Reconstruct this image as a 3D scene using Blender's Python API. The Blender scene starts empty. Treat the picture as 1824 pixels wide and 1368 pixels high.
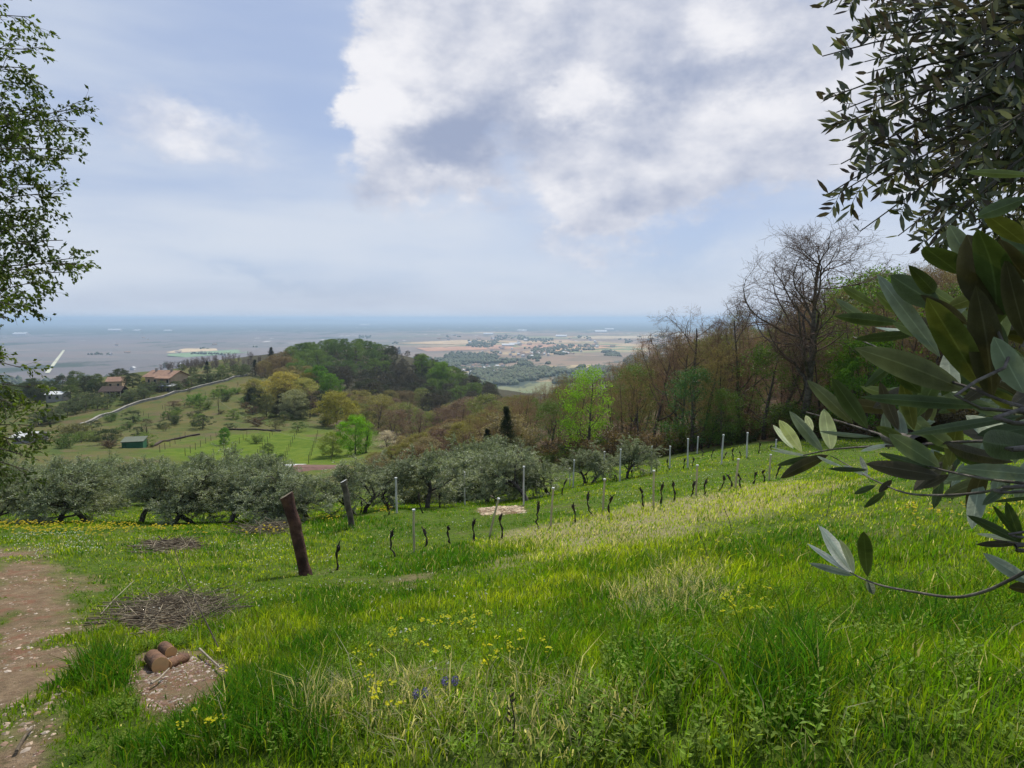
import bpy, math, random
import numpy as np
from math import radians, sin, cos, tan, atan, atan2, pi
sc = bpy.context.scene
RNG = np.random.default_rng(7)
random.seed(7)

# ------------------------------------------------------------------ camera
EYE = 1.6
F = 1087.0                      # focal length in photo pixels (photo 1824 x 1368)
PITCH = radians(6.14)           # camera looks this much below the horizon
cam_d = bpy.data.cameras.new('camera'); cam = bpy.data.objects.new('camera', cam_d)
sc.collection.objects.link(cam); sc.camera = cam
cam.location = (0, 0, EYE); cam.rotation_euler = (radians(90) - PITCH, 0, 0)
cam_d.sensor_width = 36; cam_d.lens = 36 * F / 1824
cam_d.clip_start = 0.05; cam_d.clip_end = 300000

# ------------------------------------------------------------------ exposure, sampling
sc.view_settings.view_transform = 'Standard'; sc.view_settings.look = 'None'
sc.view_settings.gamma = 1; sc.view_settings.use_curve_mapping = False
sc.view_settings.exposure = 0.0
sc.cycles.max_bounces = 6; sc.cycles.diffuse_bounces = 3; sc.cycles.transmission_bounces = 3
sc.cycles.glossy_bounces = 2; sc.cycles.volume_bounces = 0; sc.cycles.transparent_max_bounces = 4
sc.cycles.use_denoising = True
sc.cycles.caustics_reflective = False; sc.cycles.caustics_refractive = False

def ray(px, py):                # photo pixel -> direction with y = 1
    x = (px - 912) / F; v = (684 - py) / F
    y = cos(PITCH) + v * sin(PITCH); z = -sin(PITCH) + v * cos(PITCH)
    return np.array([x / y, 1.0, z / y])
def azel(px, py):
    r = ray(px, py); return atan2(r[0], r[1]), atan2(r[2], math.hypot(r[0], r[1]))
def P(px, py, d):
    return np.array([0, 0, EYE]) + ray(px, py) * d

# ------------------------------------------------------------------ sky and sun
SUN_EL, SUN_AZ = radians(50), radians(12)      # azimuth measured from the view axis (+Y) towards +X
world = bpy.data.worlds.new('World'); sc.world = world; world.use_nodes = True
class NT:
    def __init__(s, tree): s.t = tree; s.n = tree.nodes; s.l = tree.links
    def node(s, typ, **kw):
        n = s.n.new(typ)
        for k, v in kw.items(): setattr(n, k, v)
        return n
    def put(s, sock, v):
        if v is None: return
        if isinstance(v, bpy.types.NodeSocket): s.l.new(v, sock)
        elif isinstance(v, (tuple, list)) and len(v) == 3 and sock.type == 'RGBA': sock.default_value = (*v, 1)
        else: sock.default_value = v
    def m(s, op, a, b=None, c=None, clamp=False):
        n = s.node('ShaderNodeMath', operation=op, use_clamp=clamp)
        s.put(n.inputs[0], a); s.put(n.inputs[1], b)
        if c is not None: s.put(n.inputs[2], c)
        return n.outputs[0]
    def ss(s, x, lo, hi, a=0.0, b=1.0):
        n = s.node('ShaderNodeMapRange', interpolation_type='SMOOTHSTEP')
        s.put(n.inputs[0], x); n.inputs[1].default_value = lo; n.inputs[2].default_value = hi
        n.inputs[3].default_value = a; n.inputs[4].default_value = b
        return n.outputs[0]
    def mix(s, f, a, b, blend='MIX'):
        n = s.node('ShaderNodeMix', data_type='RGBA', blend_type=blend)
        s.put(n.inputs[0], f); s.put(n.inputs[6], a); s.put(n.inputs[7], b)
        return n.outputs[2]
    def noise(s, vec, scale, detail=4, rough=0.55, dist=0.0, color=False, dim='3D'):
        n = s.node('ShaderNodeTexNoise', noise_dimensions=dim)
        s.put(n.inputs['Vector'], vec); n.inputs['Scale'].default_value = scale
        n.inputs['Detail'].default_value = detail; n.inputs['Roughness'].default_value = rough
        n.inputs['Distortion'].default_value = dist
        return n.outputs['Color' if color else 'Fac']
    def mapping(s, vec, loc=(0,0,0), rot=(0,0,0), scale=(1,1,1), typ='POINT'):
        n = s.node('ShaderNodeMapping', vector_type=typ)
        s.put(n.inputs[0], vec); n.inputs[1].default_value = loc
        n.inputs[2].default_value = rot; n.inputs[3].default_value = scale
        return n.outputs[0]
    def vm(s, op, a, b=None, out=0):
        n = s.node('ShaderNodeVectorMath', operation=op); s.put(n.inputs[0], a); s.put(n.inputs[1], b)
        return n.outputs[out]

def build_sky():
    T = NT(world.node_tree); T.n.clear()
    out = T.node('ShaderNodeOutputWorld'); bg = T.node('ShaderNodeBackground')
    sky = T.node('ShaderNodeTexSky', sky_type='NISHITA'); sky.sun_disc = False
    sky.sun_elevation = SUN_EL; sky.sun_rotation = SUN_AZ
    sky.altitude = 300; sky.air_density = 1.0; sky.dust_density = 1.2; sky.ozone_density = 1.6
    bg.inputs['Strength'].default_value = 0.1
    d = T.node('ShaderNodeTexCoord').outputs['Generated']
    sx = T.node('ShaderNodeSeparateXYZ'); T.put(sx.inputs[0], d)
    x, y, z = sx.outputs
    az = T.m('ARCTAN2', x, y)
    el = T.m('ARCSINE', z)
    cmb = T.node('ShaderNodeCombineXYZ'); T.put(cmb.inputs[0], az); T.put(cmb.inputs[1], el)
    uv = cmb.outputs[0]
    # cloud structure lives on a layer: direction stretched horizontally
    dm = T.mapping(d, scale=(1, 1, 1.7))
    warp = T.noise(dm, 3.2, 5, 0.6, color=True)
    w2 = T.vm('SUBTRACT', warp, (0.5, 0.5, 0.5))
    w3 = T.vm('MULTIPLY', w2, (0.24, 0.18, 0))
    fine = T.vm('MULTIPLY', T.vm('SUBTRACT', T.noise(dm, 11, 6, 0.65, color=True), (0.5,0.5,0.5)), (0.11, 0.10, 0))
    p = T.vm('ADD', T.vm('ADD', uv, w3), fine)
    def blobs(lst):
        acc = None
        for (px, py, rx, ry, ang, w) in lst:
            a, e = azel(px, py)
            q = T.mapping(p, loc=(a, e, 0), rot=(0, 0, radians(ang)), scale=(rx / F, ry / F, 1), typ='TEXTURE')
            q = T.vm('DOT_PRODUCT', q, q, out=1)
            g = T.m('EXPONENT', T.m('MULTIPLY', q, -1.0))
            acc = T.m('MULTIPLY', g, w) if acc is None else T.m('MULTIPLY_ADD', g, w, acc)
        return acc
    body = blobs(CLOUD_BODY); dark = blobs(CLOUD_DARK); lit = blobs(CLOUD_LIT); clear = blobs(CLOUD_CLEAR)
    n1 = T.noise(dm, 5.0, 8, 0.62); n1b = T.noise(T.mapping(dm, loc=(0.028, 0, -0.05)), 5.0, 5, 0.58)
    n2 = T.noise(T.mapping(dm, loc=(3, 1, 2)), 7.5, 7, 0.62)
    n3 = T.noise(T.mapping(d, loc=(5, 5, 1), scale=(1, 1, 5)), 2.2, 4, 0.5)
    # general broken cloud away from the picture so the light is that of the same sky
    dens = T.m('ADD', body, T.m('MULTIPLY', T.m('SUBTRACT', n1, 0.5), 1.45))
    alpha = T.ss(dens, 0.18, 0.92)
    veil = T.ss(T.m('ADD', T.m('SUBTRACT', n3, 0.42), T.m('MULTIPLY', T.ss(el, 0.0, 0.38), -0.22)), -0.28, 0.22, 0.0, 0.92)
    veil = T.m('MULTIPLY', veil, T.m('SUBTRACT', 1.0, clear, clamp=True))
    K = 10.0
    blue = tuple(c * K for c in SKY_BLUE); white = tuple(c * K for c in CLOUD_WHITE)
    grey = tuple(c * K for c in CLOUD_GREY); veilc = tuple(c * K for c in VEIL)
    base = T.mix(0.72, sky.outputs[0], blue)
    c = T.mix(veil, base, veilc)
    shade = T.ss(T.m('ADD', T.m('ADD', T.m('MULTIPLY_ADD', dark, 0.74, 0.30), T.m('MULTIPLY', lit, -0.62)), T.m('MULTIPLY_ADD', T.m('SUBTRACT', n1b, n1), 2.4, T.m('MULTIPLY', T.m('SUBTRACT', n2, 0.5), 0.8))), -0.60, 1.30)
    cl = T.mix(shade, white, grey)
    c = T.mix(alpha, c, cl)
    T.put(bg.inputs['Color'], c); T.l.new(bg.outputs[0], out.inputs['Surface'])
    world.cycles.sampling_method = 'MANUAL'; world.cycles.sample_map_resolution = 512
SKY_BLUE = (0.42, 0.52, 0.76); CLOUD_WHITE = (0.90, 0.90, 0.94); CLOUD_GREY = (0.35, 0.41, 0.57); VEIL = (0.68, 0.74, 0.84)
CLOUD_BODY = [(690,130,110,110,0,.9),(660,240,70,80,0,.8),(800,70,190,90,0,.7),(1000,90,260,100,0,.8),(820,240,150,90,-15,.95),
  (1250,80,200,90,0,.75),(1420,120,180,110,0,.6),(1050,190,120,45,-5,.7),(1230,300,260,75,12,.85),(1060,350,110,85,60,.85),(1150,310,150,70,20,.5),
  (1450,220,200,100,0,.8),(350,240,200,48,-12,.62),(520,150,18,45,-15,.35),(570,15,60,35,-50,.55),(830,330,90,40,0,.5),
  (640,350,260,50,0,.28),(1700,150,200,200,0,.7),(930,335,50,80,-10,-.42),(1170,230,190,20,14,-.45),(480,120,90,160,0,-.35),(740,320,110,45,10,.45),(590,30,75,85,15,-.9),(560,200,40,120,0,-.4)]
CLOUD_DARK = [(830,240,120,66,-10,1.1),(1290,150,110,50,0,.35),(960,140,90,40,10,.5),(1250,130,160,50,0,.55),(1150,290,150,30,10,.35),(1290,330,180,40,8,.35),(800,300,60,40,0,.5),(330,290,160,20,-8,.3)]
CLOUD_LIT = [(690,140,70,80,30,1.1),(640,220,55,70,0,1.1),(720,170,60,50,0,.6),(780,330,60,30,0,.8),(1040,170,80,28,-5,1.3),(990,390,50,60,75,.7),(1320,220,170,40,18,.8),(1280,80,60,45,20,.8),(1290,60,60,50,0,.7),(340,210,150,26,-10,.7),(920,90,60,60,0,.4)]
CLOUD_CLEAR = [(1200,410,230,60,4,1.1),(420,60,170,110,0,.5),(560,200,60,110,0,.5),(560,490,130,12,-1,.8),(900,330,50,60,0,.5)]
build_sky()

sun_d = bpy.data.lights.new('sun', 'SUN'); sun = bpy.data.objects.new('sun', sun_d); sc.collection.objects.link(sun)
sun_d.energy = 4.6; sun_d.angle = radians(4); sun_d.color = (1.0, 0.94, 0.82)
sun.rotation_euler = (radians(90) - SUN_EL, 0, pi - SUN_AZ)

# ------------------------------------------------------------------ helpers
def noise2(x, y, seed=0):
    x = np.asarray(x, float); y = np.asarray(y, float)
    xi = np.floor(x); yi = np.floor(y); fx = x - xi; fy = y - yi
    fx = fx * fx * (3 - 2 * fx); fy = fy * fy * (3 - 2 * fy)
    def h(a, b):
        v = np.sin(a * 127.1 + b * 311.7 + seed * 74.7) * 43758.5453
        return v - np.floor(v)
    return (h(xi, yi) * (1 - fx) + h(xi + 1, yi) * fx) * (1 - fy) + (h(xi, yi + 1) * (1 - fx) + h(xi + 1, yi + 1) * fx) * fy
def fbm(x, y, seed=0, o=4):
    s = 0; a = 0.5; t = 0
    for i in range(o):
        s = s + a * noise2(x * 2 ** i, y * 2 ** i, seed + i); t += a; a *= 0.5
    return s / t
def nrm(v):
    return v / np.maximum(np.linalg.norm(v, axis=-1, keepdims=True), 1e-9)
def sstep(x, a, b):
    t = np.clip((x - a) / (b - a), 0, 1); return t * t * (3 - 2 * t)

MATS = {}
def mat(name, color=(0.5, 0.5, 0.5), rough=0.85, var=0.25, scale=8.0, color2=None, objcol=False, transl=0.0, bump=0.0,
        attr=None, island=False, spec=0.25, bscale=None, rand=0.0):
    if name in MATS: return MATS[name]
    m = bpy.data.materials.new(name); m.use_nodes = True; MATS[name] = m
    T = NT(m.node_tree); T.n.clear()
    out = T.node('ShaderNodeOutputMaterial'); b = T.node('ShaderNodeBsdfPrincipled')
    b.inputs['Roughness'].default_value = rough; b.inputs['Specular IOR Level'].default_value = spec
    co = T.node('ShaderNodeTexCoord').outputs['Object']
    if attr:
        a = T.node('ShaderNodeAttribute'); a.attribute_name = attr; c = a.outputs['Color']
    elif objcol:
        c = T.node('ShaderNodeObjectInfo').outputs['Color']
        if tuple(color) != (1, 1, 1): c = T.mix(1.0, c, tuple(color), 'MULTIPLY')
    else:
        c = tuple(color)
        if color2: c = T.mix(T.ss(T.noise(co, scale * 0.5, 5, 0.6), 0.38, 0.62), c, tuple(color2))
    if var > 0:
        n = T.noise(co, scale, 5, 0.6)
        f = T.ss(n, 0.25, 0.75, 1 - var, 1 + var)
        if island:
            r = T.node('ShaderNodeNewGeometry').outputs['Random Per Island']
            f = T.m('MULTIPLY', f, T.ss(r, 0, 1, 0.72, 1.3))
        g = T.node('ShaderNodeCombineXYZ')
        for i in range(3): T.put(g.inputs[i], f)
        c = T.mix(1.0, c, g.outputs[0], 'MULTIPLY')
    T.put(b.inputs['Base Color'], c)
    if bump:
        bn = T.node('ShaderNodeBump'); bn.inputs['Strength'].default_value = bump; bn.inputs['Distance'].default_value = 0.02
        T.put(bn.inputs['Height'], T.noise(co, bscale or scale * 3, 6, 0.65)); T.l.new(bn.outputs[0], b.inputs['Normal'])
    sh = b.outputs[0]
    if transl > 0:
        tr = T.node('ShaderNodeBsdfTranslucent')
        T.put(tr.inputs['Color'], T.mix(1.0, c, (1.5, 1.5, 0.7), 'MULTIPLY'))
        mx = T.node('ShaderNodeMixShader'); mx.inputs[0].default_value = transl
        T.l.new(sh, mx.inputs[1]); T.l.new(tr.outputs[0], mx.inputs[2]); sh = mx.outputs[0]
    T.l.new(sh, out.inputs['Surface'])
    return m

class MB:
    """collects vertex and face arrays, links them as ONE mesh object"""
    def __init__(s): s.v = []; s.f = []; s.n = 0; s.cols = []; s.hascol = False
    def add(s, v, faces, mi=0, col=None, smooth=True):
        v = np.asarray(v, float).reshape(-1, 3); faces = np.asarray(faces, int)
        s.v.append(v); s.f.append((faces + s.n, mi, smooth)); s.n += len(v)
        if col is None: s.cols.append(np.ones((len(v), 4)))
        else:
            s.hascol = True; c = np.ones((len(v), 4)); c[:, :3] = col; s.cols.append(c)
    def mesh(s, name, mats):
        me = bpy.data.meshes.new(name)
        v = np.concatenate(s.v); me.vertices.add(len(v)); me.vertices.foreach_set('co', v.astype(np.float32).ravel())
        loops = np.concatenate([f.ravel() for f, _, _ in s.f])
        sizes = np.concatenate([np.full(len(f), f.shape[1]) for f, _, _ in s.f])
        mi = np.concatenate([np.full(len(f), m) for f, m, _ in s.f])
        sm = np.concatenate([np.full(len(f), q) for f, _, q in s.f])
        me.loops.add(len(loops)); me.loops.foreach_set('vertex_index', loops.astype(np.int32))
        me.polygons.add(len(sizes))
        st = np.concatenate([[0], np.cumsum(sizes)[:-1]])
        me.polygons.foreach_set('loop_start', st.astype(np.int32))
        for m in mats: me.materials.append(m)
        me.polygons.foreach_set('material_index', mi.astype(np.int32))
        me.polygons.foreach_set('use_smooth', sm.astype(bool))
        if s.hascol:
            a = me.color_attributes.new('col', 'FLOAT_COLOR', 'POINT')
            a.data.foreach_set('color', np.concatenate(s.cols).astype(np.float32).ravel())
        me.update(calc_edges=True)
        return me
    def obj(s, name, mats, parent=None, **kw):
        if not isinstance(mats, (list, tuple)): mats = [mats]
        o = bpy.data.objects.new(name, s.mesh(name, mats)); sc.collection.objects.link(o)
        if parent is not None: o.parent = parent
        tag(o, **kw); return o

def tag(o, label=None, cat=None, group=None, kind=None):
    if label: o['label'] = label
    if cat: o['category'] = cat
    if group: o['group'] = group
    if kind: o['kind'] = kind
def empty(name, loc=(0, 0, 0), rz=0.0, label=None, cat=None, group=None):
    o = bpy.data.objects.new(name, None); sc.collection.objects.link(o)
    o.location = loc; o.rotation_euler = (0, 0, rz); o.empty_display_size = 0.2
    tag(o, label, cat, group); return o
def copy_tree(o, parent=None):
    c = o.copy(); sc.collection.objects.link(c)
    if parent is not None: c.parent = parent
    for ch in list(o.children): copy_tree(ch, c)
    return c
USED = set()
def place(proto, loc, rz=0, s=1.0, sz=None, label=None, cat=None, group=None, color=None, rx=0.0, ry=0.0):
    """the first time moves the prototype itself, then copies it"""
    if proto.name in USED: o = copy_tree(proto)
    else: USED.add(proto.name); o = proto
    o.location = tuple(float(t) for t in loc); o.rotation_euler = (rx, ry, rz); o.scale = (s, s, sz if sz else s)
    for k, v in (('label', label), ('category', cat), ('group', group)):
        if v: o[k] = v
        elif k == 'group' and k in o.keys(): del o[k]
    if color is not None:
        o.color = (*color, 1)
        for ch in o.children:
            ch.color = (*color, 1)
    return o
ORD = ['first', 'second', 'third', 'fourth', 'fifth', 'sixth', 'seventh', 'eighth', 'ninth', 'tenth', 'eleventh', 'twelfth',
       'thirteenth', 'fourteenth', 'fifteenth', 'sixteenth', 'seventeenth', 'eighteenth', 'nineteenth', 'twentieth', 'twenty-first',
       'twenty-second', 'twenty-third', 'twenty-fourth', 'twenty-fifth', 'twenty-sixth', 'twenty-seventh', 'twenty-eighth', 'twenty-ninth', 'thirtieth']
for t in ('thirty', 'forty', 'fifty', 'sixty', 'seventy', 'eighty'):
    for u in ['first', 'second', 'third', 'fourth', 'fifth', 'sixth', 'seventh', 'eighth', 'ninth']: ORD.append(t + '-' + u)
    ORD.append({'thirty': 'fortieth', 'forty': 'fiftieth', 'fifty': 'sixtieth', 'sixty': 'seventieth', 'seventy': 'eightieth', 'eighty': 'ninetieth'}[t])

def tubes(mb, Pl, R, n=4, mi=0, col=None, cap=False):
    """Pl (B,K,3) polylines, R (B,K) radii"""
    Pl = np.asarray(Pl, float); R = np.asarray(R, float)
    B, K, _ = Pl.shape
    T = nrm(np.gradient(Pl, axis=1))
    ref = np.where(np.abs(T[:, :1, 2:3]) > 0.9, np.array([1.0, 0, 0]), np.array([0, 0, 1.0]))
    ref = np.broadcast_to(ref, T.shape)
    U = nrm(np.cross(T, ref)); W = np.cross(T, U)
    a = np.arange(n) * 2 * pi / n
    V = Pl[:, :, None] + R[:, :, None, None] * (np.cos(a)[None, None, :, None] * U[:, :, None] + np.sin(a)[None, None, :, None] * W[:, :, None])
    idx = np.arange(B * K * n).reshape(B, K, n)
    i0 = idx[:, :-1]; i1 = idx[:, 1:]
    f = np.stack([i0, np.roll(i0, -1, 2), np.roll(i1, -1, 2), i1], -1).reshape(-1, 4)
    mb.add(V.reshape(-1, 3), f, mi, col)
    if cap:
        for e in (0, -1):
            ff = idx[:, e, :]; mb.add(V[:, e].reshape(-1, 3), np.arange(B * n).reshape(B, n), mi, col, smooth=False)

def leaves(mb, pos, d, length, width, mi=1, rng=RNG, fold=0.25, col=None, normal=None):
    """one kite shaped, slightly folded leaf per point"""
    n = len(pos); d = nrm(d)
    r = nrm(rng.normal(size=(n, 3))) if normal is None else normal
    s = nrm(np.cross(d, r)); up = np.cross(s, d)
    length = np.broadcast_to(length, n)[:, None]; width = np.broadcast_to(width, n)[:, None]
    a = pos; b = pos + d * length * 0.45 + s * width * 0.5 + up * width * fold
    c = pos + d * length; e = pos + d * length * 0.45 - s * width * 0.5 + up * width * fold
    V = np.stack([a, b, c, e], 1).reshape(-1, 3)
    i = np.arange(n)[:, None] * 4
    F_ = np.concatenate([i + [0, 1, 2], i + [0, 2, 3]])
    cc = None if col is None else np.repeat(col, 4, 0)
    mb.add(V, F_, mi, cc, smooth=False)

def box(mb, x0, x1, y0, y1, z0, z1, mi=0):
    v = [(x0,y0,z0),(x1,y0,z0),(x1,y1,z0),(x0,y1,z0),(x0,y0,z1),(x1,y0,z1),(x1,y1,z1),(x0,y1,z1)]
    mb.add(v, [(0,3,2,1),(4,5,6,7),(0,1,5,4),(1,2,6,5),(2,3,7,6),(3,0,4,7)], mi, smooth=False)

# ------------------------------------------------------------------ terrain heights
CP = [(0,1368,2.7),(450,1368,2.3),(912,1368,2.05),(1400,1368,1.85),(1824,1368,1.7),
 (0,1150,5.2),(450,1150,4.7),(912,1150,4.1),(1400,1150,3.6),(1824,1150,3.2),
 (540,1022,10),(0,1000,10),(912,1022,8.6),(1400,1022,6.8),(1824,1000,5.9),
 (-150,940,18),(60,937,18),(300,941,17.5),(500,945,16.5),(700,990,12.3),(962,945,14.2),(1148,900,15.8),(1382,855,20),(1550,850,15),(1824,862,10.5),
 (617,938,16.5),(707,913,19),(932,897,20.5),(1105,862,23.5),(1330,820,29),
 (-100,925,27),(100,922,27),(400,922,27),(700,905,27),(870,893,29),(1100,848,35),(1380,787,41),(1600,780,38),(1824,775,32),
 (1300,770,66),(1450,715,75),(1600,640,95),(1824,610,100),(1824,690,55),(1300,690,130),(1100,745,105),(950,775,105),
 (870,800,80),(700,835,70),(450,855,70),(150,860,70),
 (450,822,110),(450,772,165),(600,780,150),(760,770,180),(238,797,130),(-50,810,110),(60,790,150),
 (130,762,190),(440,668,310),(275,692,270),(90,712,250),(100,690,400),(-50,700,600),(-60,740,260),
 (400,645,420),(330,655,420),(330,690,620),(430,680,600),
 (620,614,480),(530,627,450),(700,628,470),(780,658,450),(860,693,430),(470,662,400),(700,692,370),(790,722,330),(600,702,290),
 (500,722,230),(650,742,220),(850,765,190),(900,745,260),(1000,760,200),(620,690,850),(750,700,800),(500,690,850),(900,720,600),
 (1600,600,200),(1824,560,200),(1300,650,240),(1100,700,250),(1100,700,520),(1400,690,600),(1824,660,650)]
def build_terrain():
    A = []; L = []; Q = []
    for px, py, d in CP:
        r = ray(px, py) * d; rho = math.hypot(r[0], r[1])
        A.append(atan2(r[0], r[1])); L.append(math.log(rho)); Q.append(r[2] / rho)
    for az in (-0.85, -0.3, 0.3, 0.85): A.append(az); L.append(0.0); Q.append(-1.6 - 0.04)
    for az in (-pi, -2.2, -1.45, 1.45, 2.2, pi):
        back = abs(az) > 2
        for rho, qb, ql, qr in ((1, -1.6, -1.65, -1.58), (3, -.48, -.62, -.5), (10, .02, -.3, -.12), (40, .12, -.3, -.1), (120, .12, -.2, -.02), (400, .06, -.15, -.03)):
            A.append(az); L.append(math.log(rho)); Q.append(qb if back else (ql if az < 0 else qr))
    A = np.array(A); L = np.array(L); Q = np.array(Q); n = len(A)
    def U(a, l):
        r2 = a * a * 1.6 + l * l * 0.6 + 1e-12; return 0.5 * r2 * np.log(r2)
    M = np.zeros((n + 3, n + 3)); M[:n, :n] = U(A[:, None] - A, L[:, None] - L) + np.eye(n) * 0.002
    M[:n, n] = 1; M[:n, n + 1] = A; M[:n, n + 2] = L; M[n:, :n] = M[:n, n:].T
    w = np.linalg.solve(M, np.concatenate([Q, np.zeros(3)]))
    ga = np.linspace(-pi, pi, 1001); gl = np.linspace(0, math.log(1600), 420)
    G = np.empty((len(gl), len(ga)))
    for i, l in enumerate(gl):
        G[i] = U(ga[:, None] - A, l - L) @ w[:n] + w[n] + w[n + 1] * ga + w[n + 2] * l
    return ga, gl, G
GA, GL, GQ = build_terrain()
PLAIN = -180.0 + EYE
def zsmooth(x, y):
    x = np.asarray(x, float); y = np.asarray(y, float)
    az = np.arctan2(x, y); rho = np.hypot(x, y); l = np.log(np.maximum(rho, 1.0))
    fi = np.clip((az + pi) / (2 * pi) * (len(GA) - 1), 0, len(GA) - 1.001); fj = np.clip(l / GL[-1] * (len(GL) - 1), 0, len(GL) - 1.001)
    i = fi.astype(int); j = fj.astype(int); u = fi - i; v = fj - j
    q = (GQ[j, i] * (1 - u) + GQ[j, i + 1] * u) * (1 - v) + (GQ[j + 1, i] * (1 - u) + GQ[j + 1, i + 1] * u) * v
    z = EYE + q * np.maximum(rho, 1.0)
    t = sstep(rho, 520, 1300)
    return z * (1 - t) + PLAIN * t
def height(x, y):
    x = np.asarray(x, float); y = np.asarray(y, float); rho = np.hypot(x, y)
    z = zsmooth(x, y)
    z = z + (fbm(x * 1.6, y * 1.6, 3) - 0.5) * 0.10 * sstep(rho, 0.5, 3)
    z = z + (fbm(x * 0.12, y * 0.12, 5) - 0.5) * 0.012 * np.clip(rho - 8, 0, 130)
    z = z + (fbm(x * 0.015, y * 0.015, 9) - 0.5) * 10 * sstep(rho, 200, 600)
    # far low ridges at the left horizon
    far = sstep(rho, 24000, 30000) * (1 - sstep(rho, 42000, 52000)); az = np.arctan2(x, y)
    z = z + far * 135 * sstep(-az, 0.1, 0.35) * (0.5 + fbm(az * 30, az * 0 + 2, 12, 5))
    low = sstep(rho, 1250, 1700) * (1 - sstep(rho, 2600, 3200))
    z = z + low * 26 * fbm(x * 0.004, y * 0.004, 21) * sstep(az, -0.1, 0.05)
    return z
def ground(x, y):
    return float(height(np.array([x]), np.array([y]))[0])
def hit(px, py, dmin=1.2, dmax=3000):
    r = ray(px, py); d = np.exp(np.linspace(math.log(dmin), math.log(dmax), 2500))
    g = height(r[0] * d, d) - (EYE + r[2] * d)
    k = np.argmax(g > 0)
    if not (g > 0).any(): k = len(d) - 1
    k = max(k, 1); t = g[k - 1] / (g[k - 1] - g[k] + 1e-12)
    dd = d[k - 1] + (d[k] - d[k - 1]) * np.clip(t, 0, 1)
    return np.array([r[0] * dd, dd, ground(r[0] * dd, dd)])
def foot(px, d):
    """point of the ground under photo column px at depth d"""
    x = (px - 912) / F * d * 1.0; x = ray(px, 700)[0] * d
    return np.array([x, d, ground(x, d)])
def proj(pts):
    p = np.atleast_2d(pts) - np.array([0, 0, EYE])
    fy = p[:, 1] * cos(PITCH) - p[:, 2] * sin(PITCH); fz = p[:, 1] * sin(PITCH) + p[:, 2] * cos(PITCH)
    fy = np.maximum(fy, 1e-3)
    return np.stack([912 + F * p[:, 0] / fy, 684 - F * fz / fy], 1)
def inpoly(x, y, poly):
    x = np.asarray(x); c = np.zeros(x.shape, bool); n = len(poly)
    for i in range(n):
        x0, y0 = poly[i]; x1, y1 = poly[(i + 1) % n]
        k = ((y0 > y) != (y1 > y)) & (x < (x1 - x0) * (y - y0) / (y1 - y0 + 1e-12) + x0); c ^= k
    return c
def gpoly(pts): return [tuple(hit(a, b)[:2]) for a, b in pts]
def pmask(x, y, poly, soft):
    """1 inside the ground polygon, noisy soft edge (several jittered tests)"""
    s = 0; R = np.random.default_rng(5); near_ = np.clip(np.hypot(x, y) / 9, .12, 1.0) if soft < 1 else 1.0
    q = soft if soft >= 1 else max(soft, .3)
    w = soft * near_ * (fbm(x / q * 1.2, y / q * 1.2, 31) - 0.5) * 2.4; w2 = soft * near_ * (fbm(x / q * 1.2, y / q * 1.2, 37) - 0.5) * 2.4
    for k in range(6):
        jx, jy = [v * soft * 0.3 * near_ for v in R.normal(size=2)]
        s = s + inpoly(x + w + jx, y + w2 + jy, poly)
    return s / 6.0

PATH = gpoly([(-30,972),(50,985),(100,1022),(165,1040),(135,1085),(150,1130),(120,1180),(122,1230),(104,1290),(84,1368),(70,1500),(-500,1500),(-700,1100),(-300,960)])
BARE = [(gpoly([(230,1165),(330,1160),(400,1185),(395,1240),(330,1270),(250,1262),(225,1220)]), 0.3),
        (gpoly([(215,1100),(300,1075),(380,1090),(330,1130),(240,1142)]), 0.3),
        (gpoly([(255,965),(350,960),(360,978),(280,985)]), 0.10),
        (gpoly([(850,905),(930,900),(935,914),(860,918)]), 0.2),
        (gpoly([(640,1043),(740,1025),(790,1028),(690,1052)]), 1.1),
        (gpoly([(20,990),(150,1040),(60,1100),(0,1060)]), 0.5)]
LEAFBED = gpoly([(800,815),(1000,822),(1200,800),(1440,783),(1470,772),(1600,772),(1900,768),(2100,560),(1250,560),(1000,640),(850,720),(760,760),(700,800)])
DRY = gpoly([(880,950),(1150,900),(1420,850),(1520,862),(1420,905),(1250,950),(1050,990),(880,1010)])
MEADOW = gpoly([(290,806),(345,782),(470,772),(560,770),(640,800),(620,840),(300,840)])

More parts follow.
